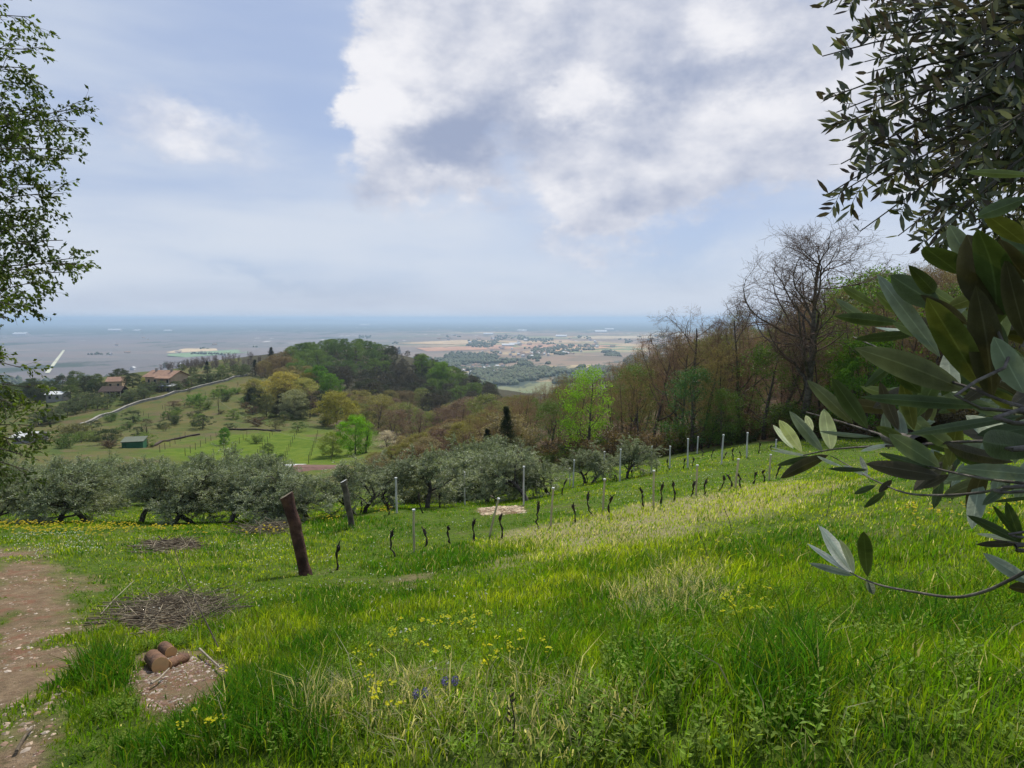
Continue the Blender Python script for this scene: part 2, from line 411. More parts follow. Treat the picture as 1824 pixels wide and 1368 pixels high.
# ------------------------------------------------------------------ ground sheet
def ground_material():
    m = bpy.data.materials.new('ground'); m.use_nodes = True; T = NT(m.node_tree); T.n.clear()
    out = T.node('ShaderNodeOutputMaterial'); b = T.node('ShaderNodeBsdfPrincipled')
    b.inputs['Roughness'].default_value = 0.95; b.inputs['Specular IOR Level'].default_value = 0.1
    co = T.node('ShaderNodeTexCoord').outputs['Object']
    a = T.node('ShaderNodeAttribute'); a.attribute_name = 'mask'; sp = T.node('ShaderNodeSeparateColor'); T.put(sp.inputs[0], a.outputs['Color'])
    soil, litter, meadow = sp.outputs[0], sp.outputs[1], sp.outputs[2]
    a2 = T.node('ShaderNodeAttribute'); a2.attribute_name = 'mask2'; sp2 = T.node('ShaderNodeSeparateColor'); T.put(sp2.inputs[0], a2.outputs['Color'])
    plain, dry = sp2.outputs[0], sp2.outputs[1]
    nf = T.noise(co, 7, 6, 0.7); nm = T.noise(co, 0.9, 5, 0.6); nl = T.noise(co, 0.06, 5, 0.6)
    turf = T.mix(T.ss(nf, 0.3, 0.7), (0.04, 0.08, 0.008), (0.10, 0.15, 0.018))
    turf = T.mix(T.ss(nm, 0.5, 0.75, 0, 0.6), turf, (0.15, 0.12, 0.06))
    hillc = T.mix(T.ss(nl, 0.35, 0.65), (0.075, 0.10, 0.02), (0.13, 0.11, 0.04))
    hillc = T.mix(T.ss(T.noise(T.mapping(co, loc=(40, 7, 0)), 0.11, 6, 0.7), 0.52, 0.60, 0, 0.75), hillc, (0.13, 0.095, 0.055))
    hillc = T.mix(T.ss(T.noise(T.mapping(co, loc=(9, 70, 0)), 0.2, 6, 0.7), 0.52, 0.62, 0, 0.7), hillc, (0.05, 0.085, 0.02))
    hillc = T.mix(T.ss(T.noise(co, 0.5, 6, 0.7), 0.45, 0.7, 0, 0.6), hillc, (0.07, 0.105, 0.025))
    hillc = T.mix(meadow, hillc, T.mix(T.ss(T.noise(co, 0.35, 5, 0.6), 0.3, 0.7), (0.065, 0.12, 0.006), (0.12, 0.165, 0.014)))
    sy = T.node('ShaderNodeSeparateXYZ'); T.put(sy.inputs[0], co)
    c = T.mix(T.ss(sy.outputs[1], 35, 75), turf, hillc)
    c = T.mix(dry, c, (0.32, 0.27, 0.15))
    lit = T.mix(T.ss(T.noise(co, 2.5, 6, 0.7), 0.3, 0.7), (0.055, 0.038, 0.024), (0.12, 0.08, 0.048))
    lit = T.mix(T.ss(sy.outputs[1], 190, 240), lit, (0.055, 0.052, 0.03))
    c = T.mix(litter, c, lit)
    vor = T.node('ShaderNodeTexVoronoi'); T.put(vor.inputs['Vector'], co); vor.inputs['Scale'].default_value = 26
    so = T.mix(T.ss(nf, 0.3, 0.7), (0.15, 0.105, 0.065), (0.26, 0.19, 0.12))
    so = T.mix(T.ss(T.noise(co, 1.6, 6, 0.7), 0.45, 0.7), so, (0.16, 0.125, 0.07))
    so = T.mix(T.ss(T.noise(T.mapping(co, loc=(3, 3, 0)), 3.1, 7, 0.75), 0.5, 0.6, 0, 0.7), so, (0.20, 0.095, 0.06))
    so = T.mix(T.ss(T.noise(T.mapping(co, loc=(8, 3, 0)), 5, 7, 0.75), 0.54, 0.62, 0, 0.6), so, (0.075, 0.07, 0.03))
    so = T.mix(T.ss(vor.outputs['Distance'], 0.0, 0.25, 0.5, 0), so, (0.40, 0.33, 0.26))
    c = T.mix(soil, c, so)
    # the plain: a patchwork of fields, ploughland and woods
    def fields(scale, rot, seed):
        v = T.node('ShaderNodeTexVoronoi', distance='CHEBYCHEV'); T.put(v.inputs['Vector'], T.mapping(co, loc=seed, rot=(0, 0, rot), scale=(scale, scale * 2.2, 0)))
        v.inputs['Scale'].default_value = 1; v.inputs['Randomness'].default_value = 0.8
        s_ = T.node('ShaderNodeSeparateColor'); T.put(s_.inputs[0], v.outputs['Color']); return s_.outputs
    f1 = fields(1 / 420, 0.35, (3, 9, 0)); f2 = fields(1 / 1500, -0.2, (1, 4, 0))
    tan_ = T.mix(f1[1], (0.38, 0.25, 0.13), (0.48, 0.38, 0.22))
    grn = T.mix(f1[2], (0.10, 0.15, 0.06), (0.20, 0.23, 0.11))
    brn = T.mix(f1[2], (0.17, 0.11, 0.085), (0.24, 0.17, 0.13))
    pc = T.mix(T.ss(f1[0], 0.40, 0.5), tan_, grn)
    pc = T.mix(T.ss(f2[0], 0.45, 0.55, 0, 0.8), pc, brn)
    ln = T.noise(T.mapping(co, scale=(1 / 4000, 1 / 9000, 0)), 3, 5, 0.6)
    west = T.ss(T.m('ADD', T.m('DIVIDE', sy.outputs[0], T.m('ADD', sy.outputs[1], 500.0)), T.m('MULTIPLY', T.m('SUBTRACT', ln, 0.5), 0.3)), -0.28, 0.02)
    pc = T.mix(T.m('MULTIPLY', T.m('SUBTRACT', 1.0, west), 0.88), pc, T.mix(T.ss(f2[1], 0.2, 0.8), (0.165, 0.145, 0.15), (0.12, 0.12, 0.125)))
    wood = T.noise(T.mapping(co, scale=(1 / 900, 1 / 1500, 0)), 2.2, 7, 0.68)
    dist = T.vm('LENGTH', co, None, out=1)
    far = T.ss(dist, 6500, 11000, 0.0, 0.22)
    near_ = T.ss(dist, 1500, 3300, 0.10, 0.0)
    wd = T.ss(T.m('ADD', T.m('ADD', wood, far), near_), 0.56, 0.62)
    pc = T.mix(wd, pc, (0.05, 0.07, 0.05))
    vil = T.node('ShaderNodeTexVoronoi'); T.put(vil.inputs['Vector'], T.mapping(co, scale=(1 / 130, 1 / 330, 0))); vil.inputs['Scale'].default_value = 1
    vm_ = T.m('MULTIPLY', T.ss(vil.outputs['Distance'], 0.16, 0.2, 1, 0), T.ss(T.noise(T.mapping(co, scale=(1 / 2500, 1 / 3500, 0)), 2, 3), 0.52, 0.58))
    pc = T.mix(T.m('MULTIPLY', vm_, T.ss(dist, 4200, 5200)), pc, (0.6, 0.57, 0.52))
    c = T.mix(plain, c, pc)
    T.put(b.inputs['Base Color'], c)
    bn = T.node('ShaderNodeBump'); bn.inputs['Strength'].default_value = 1.0; bn.inputs['Distance'].default_value = 0.03
    T.put(bn.inputs['Height'], T.m('ADD', nf, T.noise(co, 30, 5, 0.7))); T.l.new(bn.outputs[0], b.inputs['Normal'])
    T.l.new(b.outputs[0], out.inputs['Surface'])
    return m
def soilmask(x, y):
    s = pmask(x, y, PATH, 0.45)
    s = s * np.clip(1.25 - 1.1 * sstep(fbm(x * 1.8 + 5, y * 1.3, 41), 0.50, 0.62) * .95, 0, 1)
    for poly, so in BARE: s = np.maximum(s, pmask(x, y, poly, so) * 0.95)
    return s
def build_ground():
    az = np.concatenate([np.arange(-pi, -0.9, 0.035), np.arange(-0.9, 0.9, 0.0042), np.arange(0.9, pi, 0.035)])
    lr = np.concatenate([np.arange(math.log(0.35), math.log(1800), 0.019), np.linspace(math.log(1800), math.log(90000), 150)])
    rho = np.exp(lr); R, A = np.meshgrid(rho, az, indexing='ij')
    X = R * np.sin(A); Y = R * np.cos(A); Z = height(X.ravel(), Y.ravel()).reshape(X.shape)
    nr, na = X.shape
    V = np.concatenate([np.stack([X, Y, Z], -1).reshape(-1, 3), [[0, 0, Z[0].mean()]]])
    i = np.arange(nr * na).reshape(nr, na)
    f = np.stack([i[:-1], i[1:], np.roll(i[1:], -1, 1), np.roll(i[:-1], -1, 1)], -1).reshape(-1, 4)[:, ::-1]
    xf, yf = V[:, 0], V[:, 1]; rf = np.hypot(xf, yf)
    soil = np.where(rf < 40, soilmask(xf, yf), 0)
    litter = np.where((rf < 320) & (yf > 10), pmask(xf, yf, LEAFBED, 2.0), 0)
    hill = sstep(rf, 300, 360) * (1 - sstep(rf, 1000, 1200)) * (np.arctan2(xf, yf) > -0.42)
    litter = np.maximum(litter, hill)
    meadow = np.where((rf < 400) & (rf > 50), pmask(xf, yf, MEADOW, 9.0), 0)
    dry = np.where(rf < 60, pmask(xf, yf, DRY, 1.0), 0) * 0.7
    plain = sstep(rf, 900, 1250)
    M = np.stack([soil, litter, meadow, np.ones_like(soil)], 1); M2 = np.stack([plain, dry, 0 * dry, np.ones_like(soil)], 1)
    gm = ground_material()
    onpath = (pmask(xf, yf, PATH, 0.35) > 0.5) & (rf < 40)
    fp = onpath[f].all(1)
    def make(name, faces, label=None):
        used = np.unique(faces); remap = np.full(len(V), -1); remap[used] = np.arange(len(used))
        mb = MB(); mb.add(V[used], remap[faces]); me = mb.mesh(name, [gm])
        for nm, arr in (('mask', M), ('mask2', M2)):
            a = me.color_attributes.new(nm, 'FLOAT_COLOR', 'POINT'); a.data.foreach_set('color', arr[used].astype(np.float32).ravel())
        o = bpy.data.objects.new(name, me); sc.collection.objects.link(o); o['kind'] = 'structure'; return o, used, remap
    g, used, remap = make('ground', f[~fp])
    make('path', f[fp])
    # close the small hole round the camera's foot
    mb = MB(); ring = V[i[0]]; c = np.array([[0, 0, ring[:, 2].mean()]])
    k = np.arange(na); mb.add(np.concatenate([ring, c]), np.stack([k, (k + 1) % na, np.full(na, na)], 1)[:, ::-1])
    o = mb.obj('ground', gm, kind='structure')
build_ground()

# ------------------------------------------------------------------ tree building
def interp(Pl, R, b, t):
    K = Pl.shape[1]; f = np.clip(t, 0, 0.9999) * (K - 1); i = f.astype(int); u = (f - i)[:, None]
    p = Pl[b, i] * (1 - u) + Pl[b, i + 1] * u; d = nrm(Pl[b, i + 1] - Pl[b, i]); r = R[b, i] * (1 - u[:, 0]) + R[b, i + 1] * u[:, 0]
    return p, d, r
def grow(p, d, L, r0, r1, K, rng, wig=0.15, up=0.1):
    B = len(p); Pl = np.empty((B, K, 3)); Pl[:, 0] = p; d = nrm(d); L = np.broadcast_to(L, B)
    up = np.broadcast_to(up, B)
    for k in range(1, K):
        d = nrm(d + rng.normal(size=(B, 3)) * wig + np.array([0, 0, 1.0]) * up[:, None])
        Pl[:, k] = Pl[:, k - 1] + d * (L / (K - 1))[:, None]
    t = np.linspace(0, 1, K)[None]
    R = np.broadcast_to(r0, B)[:, None] * (1 - t) + np.broadcast_to(r1, B)[:, None] * t
    return Pl, R
def side(Pl, R, n, tmin, tmax, ang, L, K, rng, wig=0.15, up=0.1, rr=0.6, rend=0.25, lt=0.5, rmin=0.004):
    """n side branches per parent; ang degrees from the parent; L length (scaled down towards the tip)"""
    B = len(Pl); b = np.repeat(np.arange(B), n); t = tmin + (tmax - tmin) * ((np.tile(np.arange(n), B) + rng.random(B * n)) / n)
    p, d, r = interp(Pl, R, b, t)
    a = np.radians(rng.normal(ang, ang * 0.25, len(b)))[:, None]
    q = nrm(np.cross(d, rng.normal(size=d.shape)))
    nd = d * np.cos(a) + q * np.sin(a)
    LL = L * (1 - lt * (t - tmin) / max(tmax - tmin, 1e-6)) * rng.uniform(0.6, 1.2, len(b))
    r0 = np.maximum(r * rr, rmin)
    return grow(p, nd, LL, r0, np.maximum(r0 * rend, rmin * 0.5), K, rng, wig, up)
def tips(Pl, n, rng, t0=0.3):
    B = len(Pl); b = np.repeat(np.arange(B), n); t = rng.uniform(t0, 1, B * n)
    p, d, _ = interp(Pl, np.zeros(Pl.shape[:2]), b, t); return p, d

BARK = mat('bark', (0.085, 0.065, 0.05), 0.95, 0.35, 6, (0.13, 0.11, 0.085), bump=0.6)
OLIVEBARK = mat('olive bark', (0.05, 0.042, 0.034), 0.95, 0.35, 6, (0.09, 0.08, 0.065), bump=0.7)
TWIG = mat('twigs', (1.25, 1.12, 1.08), 0.9, 0.25, 0.6, objcol=True)
LEAF = mat('tree leaves', (1, 1, 1), 0.6, 0.3, 0.8, objcol=True, transl=0.3, island=True)
BUD = mat('buds', (1, 1, 1), 0.8, 0.2, 0.8, objcol=True, transl=0.2, island=True)

def proto_tree(name, trunk_mb, crown_mb, tm, cm):
    root = empty(name)
    trunk_mb.obj('trunk', tm, root); crown_mb.obj('crown', cm, root)
    return root

def bare_tree(name, seed, H=14, spread=1.0, limbs=9, detail=1.0, start=0.3, buds=1.0, budlen=0.05, thin=1.0, lean=0.0, tw=0.005):
    """leafless or just budding broadleaf tree, H metres high"""
    rng = np.random.default_rng(seed); s = H / 14.0
    tr, trr = grow(np.array([[0, 0, -0.3]]), np.array([[lean, 0, 1.0]]), H * 0.80, 0.20 * s * thin, 0.05 * s, 9, rng, 0.05, 0.06)
    l1, r1 = side(tr, trr, limbs, start, 1.0, 50, H * 0.45 * spread, 9, rng, 0.2, 0.09, 0.68, 0.2, 0.55, 0.026 * s)
    l2, r2 = side(l1, r1, int(7 * detail), 0.2, 1.0, 46, H * 0.19 * spread, 7, rng, 0.24, 0.04, 0.66, 0.25, 0.5, 0.014 * s)
    l3, r3 = side(l2, r2, int(6 * detail), 0.15, 1.0, 46, H * 0.085, 5, rng, 0.25, 0.03, 0.65, 0.4, 0.4, 0.008)
    l4, r4 = side(l3, r3, 5, 0.1, 1.0, 45, H * 0.04, 3, rng, 0.25, 0.03, 0.7, 0.5, 0.3, tw)
    t = MB(); tubes(t, tr, trr, 8); tubes(t, l1, r1, 5)
    c = MB(); tubes(c, l2, r2, 4); tubes(c, l3, r3, 3); tubes(c, l4, r4, 3)
    if buds > 0:
        p, d = tips(l4, max(1, int(round(3 * buds))), rng, 0.2)
        leaves(c, p, d + rng.normal(size=d.shape) * 0.7, rng.uniform(0.7, 1.3, len(p)) * budlen, budlen * 0.55, 1, rng)
    return proto_tree(name, t, c, [BARK], [TWIG, BUD])

def pole_tree(name, seed, H=11, buds=2, budlen=0.06, twig=TWIG):
    """slim woodland-edge tree: ascending branches from low down, dense fine twigs"""
    rng = np.random.default_rng(seed)
    n0 = rng.integers(2, 5)
    base = rng.normal(size=(n0, 3)) * [0.35, 0.35, 0] + [0, 0, -0.3]
    tr, trr = grow(base, rng.normal(size=(n0, 3)) * [0.16, 0.16, 0] + [0, 0, 1.0], H * rng.uniform(0.75, 0.95, n0), 0.09, 0.02, 8, rng, 0.07, 0.06)
    l1, r1 = side(tr, trr, 13, 0.12, 1.0, 42, H * 0.28, 6, rng, 0.22, 0.07, 0.55, 0.2, 0.5, 0.012)
    l2, r2 = side(l1, r1, 7, 0.15, 1.0, 46, H * 0.11, 5, rng, 0.24, 0.05, 0.6, 0.4, 0.4, 0.007)
    l3, r3 = side(l2, r2, 6, 0.1, 1.0, 40, H * 0.05, 3, rng, 0.2, 0.08, 0.7, 0.5, 0.3, 0.005)
    t = MB(); tubes(t, tr, trr, 6); c = MB(); tubes(c, l1, r1, 4); tubes(c, l2, r2, 3); tubes(c, l3, r3, 3)
    p, d = tips(l3, buds, rng, 0.1)
    leaves(c, p, d + rng.normal(size=d.shape) * 0.8, rng.uniform(0.6, 1.3, len(p)) * budlen, budlen * 0.6, 1, rng)
    return proto_tree(name, t, c, [BARK], [twig, BUD])

def leafy_tree(name, seed, H=9, W=0.5, start=0.15, n=9000, leaf=0.12, clumps=60, shape='round', lm=LEAF, wl=0.6, tm=BARK, gap=0.35, droop=0.0):
    """broadleaf tree: trunk and limbs, a crown of leaf clumps with gaps; W is half width / H"""
    rng = np.random.default_rng(seed)
    tr, trr = grow(np.array([[0, 0, -0.3]]), np.array([[0.03, 0, 1.0]]), H * 0.85, 0.02 * H + 0.03, 0.03, 8, rng, 0.05, 0.05)
    l1, r1 = side(tr, trr, 12, start + 0.05, 1.0, 50, H * 0.42 * (W / 0.5), 6, rng, 0.12, 0.12, 0.5, 0.2, 0.5, 0.015)
    l2, r2 = side(l1, r1, 6, 0.3, 1.0, 42, H * 0.14, 4, rng, 0.16, 0.08, 0.55, 0.3, 0.4, 0.008)
    # clump centres on the crown's envelope and inside it
    k = clumps; th = rng.uniform(0, 2 * pi, k); zz = rng.uniform(0, 1, k) ** 0.85
    if shape == 'round': prof = np.sqrt(np.clip(1 - ((zz - 0.45) / 0.58) ** 2, 0.04, 1))
    elif shape == 'column': prof = np.clip(np.sin(pi * np.clip(zz * 0.9 + 0.1, 0, 1)) ** 0.5, 0.25, 1)
    else: prof = np.clip(1.02 - zz, 0.06, 1)
    rad = prof * rng.uniform(0.35, 1.0, k) ** 0.6 * rng.uniform(0.8, 1.12, k)
    C = np.stack([np.cos(th) * rad * W * H, np.sin(th) * rad * W * H, H * (start + (1 - start) * zz * 0.97)], 1)
    if shape == 'cone': cs = H * 0.06 * rng.uniform(0.6, 1.3, k) * (0.5 + prof)
    else: cs = H * 0.085 * rng.uniform(0.55, 1.45, k)
    b = rng.integers(0, k, n); u = nrm(rng.normal(size=(n, 3))) * (rng.random((n, 1)) ** 0.45)
    u[:, 2] *= 0.62
    p = C[b] + u * cs[b][:, None] * 1.25
    keep = fbm(p[:, 0] * 2.2 / H * 9 + p[:, 2], p[:, 1] * 2.2 / H * 9 + p[:, 2] * 0.5, seed) > gap * rng.uniform(0.9, 1.3, n)
    p = p[keep]; d = nrm(u[keep] + rng.normal(size=p.shape) * 0.7 + [0, 0, -droop])
    t = MB(); tubes(t, tr, trr, 7); tubes(t, l1, r1, 5)
    c = MB(); tubes(c, l2, r2, 3); leaves(c, p, d, rng.uniform(0.6, 1.3, len(p)) * leaf, leaf * wl, 1, rng, 0.3)
    return proto_tree(name, t, c, [tm], [tm, lm])

OLIVELEAF = mat('olive leaves', (0.18, 0.22, 0.12), 0.5, 0.35, 1.2, (0.32, 0.355, 0.235), transl=0.22, island=True, spec=0.4)
def olive_tree(name, seed, H=3.3, n=17000):
    rng = np.random.default_rng(seed)
    nt = rng.integers(1, 3)
    base = rng.normal(size=(nt, 3)) * [0.12, 0.12, 0] + [0, 0, -0.25]
    tr, trr = grow(base, rng.normal(size=(nt, 3)) * [0.35, 0.35, 0] + [0, 0, 1.0], H * 0.42, 0.10, 0.06, 6, rng, 0.18, 0.05)
    l1, r1 = side(tr, trr, 6 if nt == 1 else 4, 0.55, 1.0, 44, H * 0.55, 7, rng, 0.16, 0.10, 0.6, 0.25, 0.2, 0.02)
    l2, r2 = side(l1, r1, 10, 0.2, 1.0, 52, H * 0.31, 6, rng, 0.16, 0.03, 0.5, 0.3, 0.4, 0.010)
    l3, r3 = side(l2, r2, 7, 0.2, 1.0, 45, H * 0.17, 5, rng, 0.16, -0.04, 0.6, 0.4, 0.3, 0.005)
    t = MB(); tubes(t, tr, trr, 7); tubes(t, l1, r1, 5)
    c = MB(); tubes(c, l2, r2, 4); tubes(c, l3, r3, 3)
    m = max(1, n // len(l3)); p, d = tips(l3, m, rng, 0.05)
    p = p + rng.normal(size=p.shape) * 0.025
    leaves(c, p, d + rng.normal(size=d.shape) * 0.75, rng.uniform(0.7, 1.3, len(p)) * 0.088, 0.027, 1, rng, 0.2)
    return proto_tree(name, t, c, [OLIVEBARK], [OLIVEBARK, OLIVELEAF])

def shrub(name, seed, H=1.6, n=2500, leaf=0.09):
    rng = np.random.default_rng(seed)
    b = 9; l1, r1 = grow(rng.normal(size=(b, 3)) * [0.15, 0.15, 0] + [0, 0, -0.1], rng.normal(size=(b, 3)) * [0.6, 0.6, 0.1] + [0, 0, 1.0], H * 0.9, 0.02, 0.006, 5, rng, 0.15, 0.05)
    l2, r2 = side(l1, r1, 9, 0.15, 1, 45, H * 0.4, 4, rng, 0.2, 0.05, 0.6, 0.4, 0.4, 0.004)
    t = MB(); tubes(t, l1, r1, 4); c = MB(); tubes(c, l2, r2, 3)
    p, d = tips(l2, max(1, n // len(l2)), rng, 0.1); p = p + rng.normal(size=p.shape) * 0.05 * H
    leaves(c, p, d + rng.normal(size=d.shape) * 0.9, rng.uniform(0.6, 1.3, len(p)) * leaf, leaf * 0.6, 1, rng)
    root = empty(name); t.obj('stem', [BARK], root); c.obj('foliage', [TWIG, LEAF], root); return root

PR = {}
PR['bare'] = [bare_tree('bare_tree', 11, 14, 1.0, 9, 1.0, 0.28), bare_tree('bare_tree', 12, 14, 0.85, 10, 1.0, 0.22), bare_tree('bare_tree', 13, 12, 1.1, 8, 1.0, 0.3, lean=0.15)]
PR['pole'] = [pole_tree('woodland_tree', 20 + i, 11, 4, 0.07) for i in range(5)]
PR['sapling'] = [pole_tree('twiggy_tree', 26 + i, 9, 3, 0.08) for i in range(3)]  # grown twiggy trees of ridge, hill and valley, same form as the woodland trees
PR['hill'] = [leafy_tree('woodland_oak', 90 + i, 9, 0.46, 0.05, 9000, 0.22, 95, gap=0.3) for i in range(4)]
PR['slope'] = [leafy_tree('orchard_tree', 95 + i, 4, 0.55, 0.1, 4000, 0.16, 40, gap=0.35) for i in range(3)]
PR['round'] = [leafy_tree('broadleaf_tree', 30 + i, 9, 0.46, 0.06, 11000, 0.25, 85, gap=0.27) for i in range(4)]
PR['thin'] = [leafy_tree('spring_tree', 40 + i, 10, 0.3, 0.12, 8500, 0.17, 80, 'column', gap=0.42, droop=0.2) for i in range(2)]
PR['cone'] = [leafy_tree('conifer', 50 + i, 9, 0.26, 0.05, 8000, 0.22, 120, 'cone', gap=0.2, wl=0.35) for i in range(2)]
PR['olive'] = [olive_tree('olive_tree', 60 + i) for i in range(6)]
PR['shrub'] = [shrub('shrub', 70 + i) for i in range(3)]
def pick(kind, i=None):
    l = PR[kind]; return l[(random.randrange(len(l)) if i is None else i) % len(l)]
H0 = {'bare': 14.0, 'pole': 11.0, 'round': 9.0, 'thin': 10.0, 'cone': 9.0, 'olive': 3.3, 'shrub': 1.6}
H0M = {}
def top_height(root):
    k = root.children[-1].data.name
    if k not in H0M:
        H0M[k] = max(max((v.co.z for v in ch.data.vertices)) for ch in root.children)
    return H0M[k]
def plant(kind, loc, H, label, cat, group, color=None, i=None, wide=1.0):
    pr = pick(kind, i); s = H / top_height(pr)
    return place(pr, loc, random.uniform(0, 6.28), s * wide, s, label, cat, group, color)

# ------------------------------------------------------------------ olive grove
def ypix_of(p): return proj(p)[0]
def side_word(px):
    return ('at the far left edge' if px < 120 else 'left of the middle' if px < 500 else 'near the middle' if px < 900 else 'right of the middle' if px < 1250 else 'towards the right')
front = [(-60,928,830),(25,930,825),(95,932,838),(165,936,812),(245,938,822),(300,939,850),(345,940,824),(398,940,832),(445,936,815),(505,938,832),(560,934,826),(640,915,836),(700,908,818),(762,905,826),(862,895,786),(935,893,820),(985,880,826),(1047,862,784),(1118,852,776)]
for i, (px, by, ty) in enumerate(front):
    g = hit(px, by, 20); g[2] = ground(g[0], g[1])
    d = g[1]; top = EYE + ray(px, ty)[2] * d
    H = float(np.clip(top - g[2], 2.2, 4.8))
    plant('olive', g, H, f'silvery olive tree, {ORD[i]} from the left in the front row of the grove', 'olive tree', 'olive trees of the front row', wide=1.3)
k = 0; pts = []
tries = 0
while len(pts) < 84 and tries < 6000:
    tries += 1
    px = random.uniform(-80, 1150); d = random.uniform(29, 56) if px < 700 else random.uniform(31, 48)
    g = foot(px, d)
    if all(math.hypot(g[0] - q[0], g[1] - q[1]) > 3.3 for q in pts):
        fr = proj(g + [0, 0, 3.4])[0]
        if fr[1] < (806 if px < 800 else 782): continue
        pts.append(g)
pts.sort(key=lambda q: -q[1] + 0)
rows = {}
for g in pts:
    r_ = int((g[1] - 30) // 6); rows.setdefault(r_, []).append(g)
RW = ['second', 'third', 'fourth', 'fifth', 'sixth']
for r_, l in sorted(rows.items()):
    l.sort(key=lambda q: q[0] / q[1])
    for i, g in enumerate(l):
        plant('olive', g, random.uniform(2.9, 3.9), f'grey-green olive tree, {ORD[i]} from the left in the {RW[min(r_, 4)]} row of the grove', 'olive tree', f'olive trees of the {RW[min(r_, 4)]} row', wide=1.15)

# ------------------------------------------------------------------ wood at the right
def prof(px):
    return float(np.interp(px, [820, 850, 880, 930, 1000, 1060, 1130, 1190, 1250, 1300, 1350, 1420, 1500, 1560, 1620, 1700, 1850, 2100],
                           [740, 722, 700, 668, 655, 640, 605, 572, 560, 545, 530, 520, 470, 448, 440, 428, 420, 400]))
COLS = [(0.23, 0.155, 0.10), (0.22, 0.155, 0.08), (0.25, 0.20, 0.07), (0.19, 0.20, 0.06), (0.17, 0.12, 0.08), (0.26, 0.18, 0.13), (0.22, 0.21, 0.07)]
def color_word(c):
    return 'olive-brown' if c[1] > 0.178 else ('reddish-brown' if c[0] > 0.2 else 'dark brown')
# named trees first
g = foot(1432, 44); H = EYE + ray(1432, 392)[2] * 44 - g[2]
BIG = bare_tree('bare_tree', 8, 15, 1.0, 17, 1.15, 0.34, 0.4, 0.05, tw=0.006)
s = H / top_height(BIG); place(BIG, g, 0.6, s * 1.35, s, 'tallest bare oak tree rising above the wood into the sky', 'tree', None, (0.11, 0.08, 0.06))
g = foot(1385, 46); H = EYE + ray(1385, 505)[2] * 46 - g[2]
plant('bare', g, H, 'dark bare tree with a low wide crown just left of the tallest bare tree', 'tree', None, (0.13, 0.09, 0.06), 2)
g = foot(1322, 50); plant('bare', g, EYE + ray(1300, 512)[2] * 50 - g[2], 'bare tree with crooked limbs, second left of the tallest bare tree', 'tree', None, (0.13, 0.09, 0.06), 1)
g = foot(1235, 54); plant('bare', g, EYE + ray(1230, 540)[2] * 54 - g[2], 'bare spreading tree whose thin top crosses the horizon haze', 'tree', None, (0.13, 0.09, 0.06), 0, 1.15)
g = foot(1160, 58); plant('bare', g, EYE + ray(1170, 572)[2] * 58 - g[2], 'bare tree leaning over the wood left of the spreading tree', 'tree', None, (0.13, 0.09, 0.06), 2, 1.1)
g = foot(1048, 52); plant('thin', g, EYE + ray(1048, 648)[2] * 52 - g[2], 'slender tree in bright fresh green leaf at the wood edge', 'tree', None, (0.24, 0.42, 0.03), 0, 0.95)
g = foot(1540, 46); plant('thin', g, EYE + ray(1540, 470)[2] * 46 - g[2], 'fresh green tree behind the close olive leaves', 'tree', None, (0.13, 0.24, 0.03), 1, 1.2)
g = foot(1545, 41); plant('round', g, EYE + ray(1545, 590)[2] * 41 - g[2], 'bright green maple-like tree low behind the close olive leaves', 'tree', None, (0.10, 0.20, 0.02), 1, 0.8)
g = foot(1235, 47); plant('thin', g, EYE + ray(1235, 650)[2] * 47 - g[2], 'blue-green young tree in the shade of the wood', 'tree', None, (0.06, 0.14, 0.04), 1, 1.2)
g = foot(1290, 45); plant('thin', g, EYE + ray(1290, 690)[2] * 45 - g[2], 'small green tree under the crooked bare tree', 'tree', None, (0.09, 0.16, 0.02), 0, 1.2)
g = foot(902, 55); plant('cone', g, EYE + ray(902, 722)[2] * 55 - g[2], 'ivy-dark evergreen column at the left end of the wood', 'tree', None, (0.03, 0.045, 0.02), 0, 0.9)
g = foot(868, 58); plant('cone', g, EYE + ray(868, 762)[2] * 58 - g[2], 'low dark ivy-clad tree left of the evergreen column', 'tree', None, (0.025, 0.04, 0.02), 1, 1.1)
pts = []
def zone_word(px):
    for lim, w in ((900, 'at the left end of the wood'), (1000, 'left of the slender green tree'), (1100, 'beside the slender green tree'), (1200, 'in the middle of the wood'),
                   (1320, 'below the spreading bare tree'), (1480, 'around the foot of the tallest bare tree'), (1650, 'behind the close olive leaves')):
        if px < lim: return w
    return 'behind the near olive tree'
tries = 0
while len(pts) < 285 and tries < 20000:
    tries += 1
    px = random.uniform(835, 2050); q = random.random()
    dmin = float(np.interp(px, [835, 950, 1100, 1300, 1450, 1600, 2050], [62, 56, 50, 47, 45, 42, 36]))
    d = dmin + (q ** 1.5) * 95
    g = foot(px, d)
    if any(math.hypot(g[0] - a[0], g[1] - a[1]) < 1.7 + 0.025 * d for a in pts): continue
    H = EYE + ray(px, prof(px) + random.uniform(0, 38))[2] * d - g[2]
    if H < 3.0: continue
    H = min(H * random.uniform(0.86, 1.0), 15)
    pts.append(g)
    deep = d > dmin + 25
    c = random.choice(COLS) if px > 1000 else random.choice(COLS[:2] + COLS[5:] + COLS[2:3])
    r = random.random()
    if r < 0.20: plant('bare', g, H, f'bare-branched tree {zone_word(px)}', 'tree', f'bare-branched trees {zone_word(px)}', c)
    elif r < 0.34 and px > 950: plant('thin', g, H * 0.85, f'green-leafed young tree {zone_word(px)}', 'tree', f'green-leafed young trees {zone_word(px)}', (0.11, 0.18, 0.035), None, 1.2)
    else: plant('pole', g, H, f'{color_word(c)} twiggy tree {zone_word(px)}', 'tree', f'{color_word(c)} twiggy trees {zone_word(px)}', c, None, 1.25)
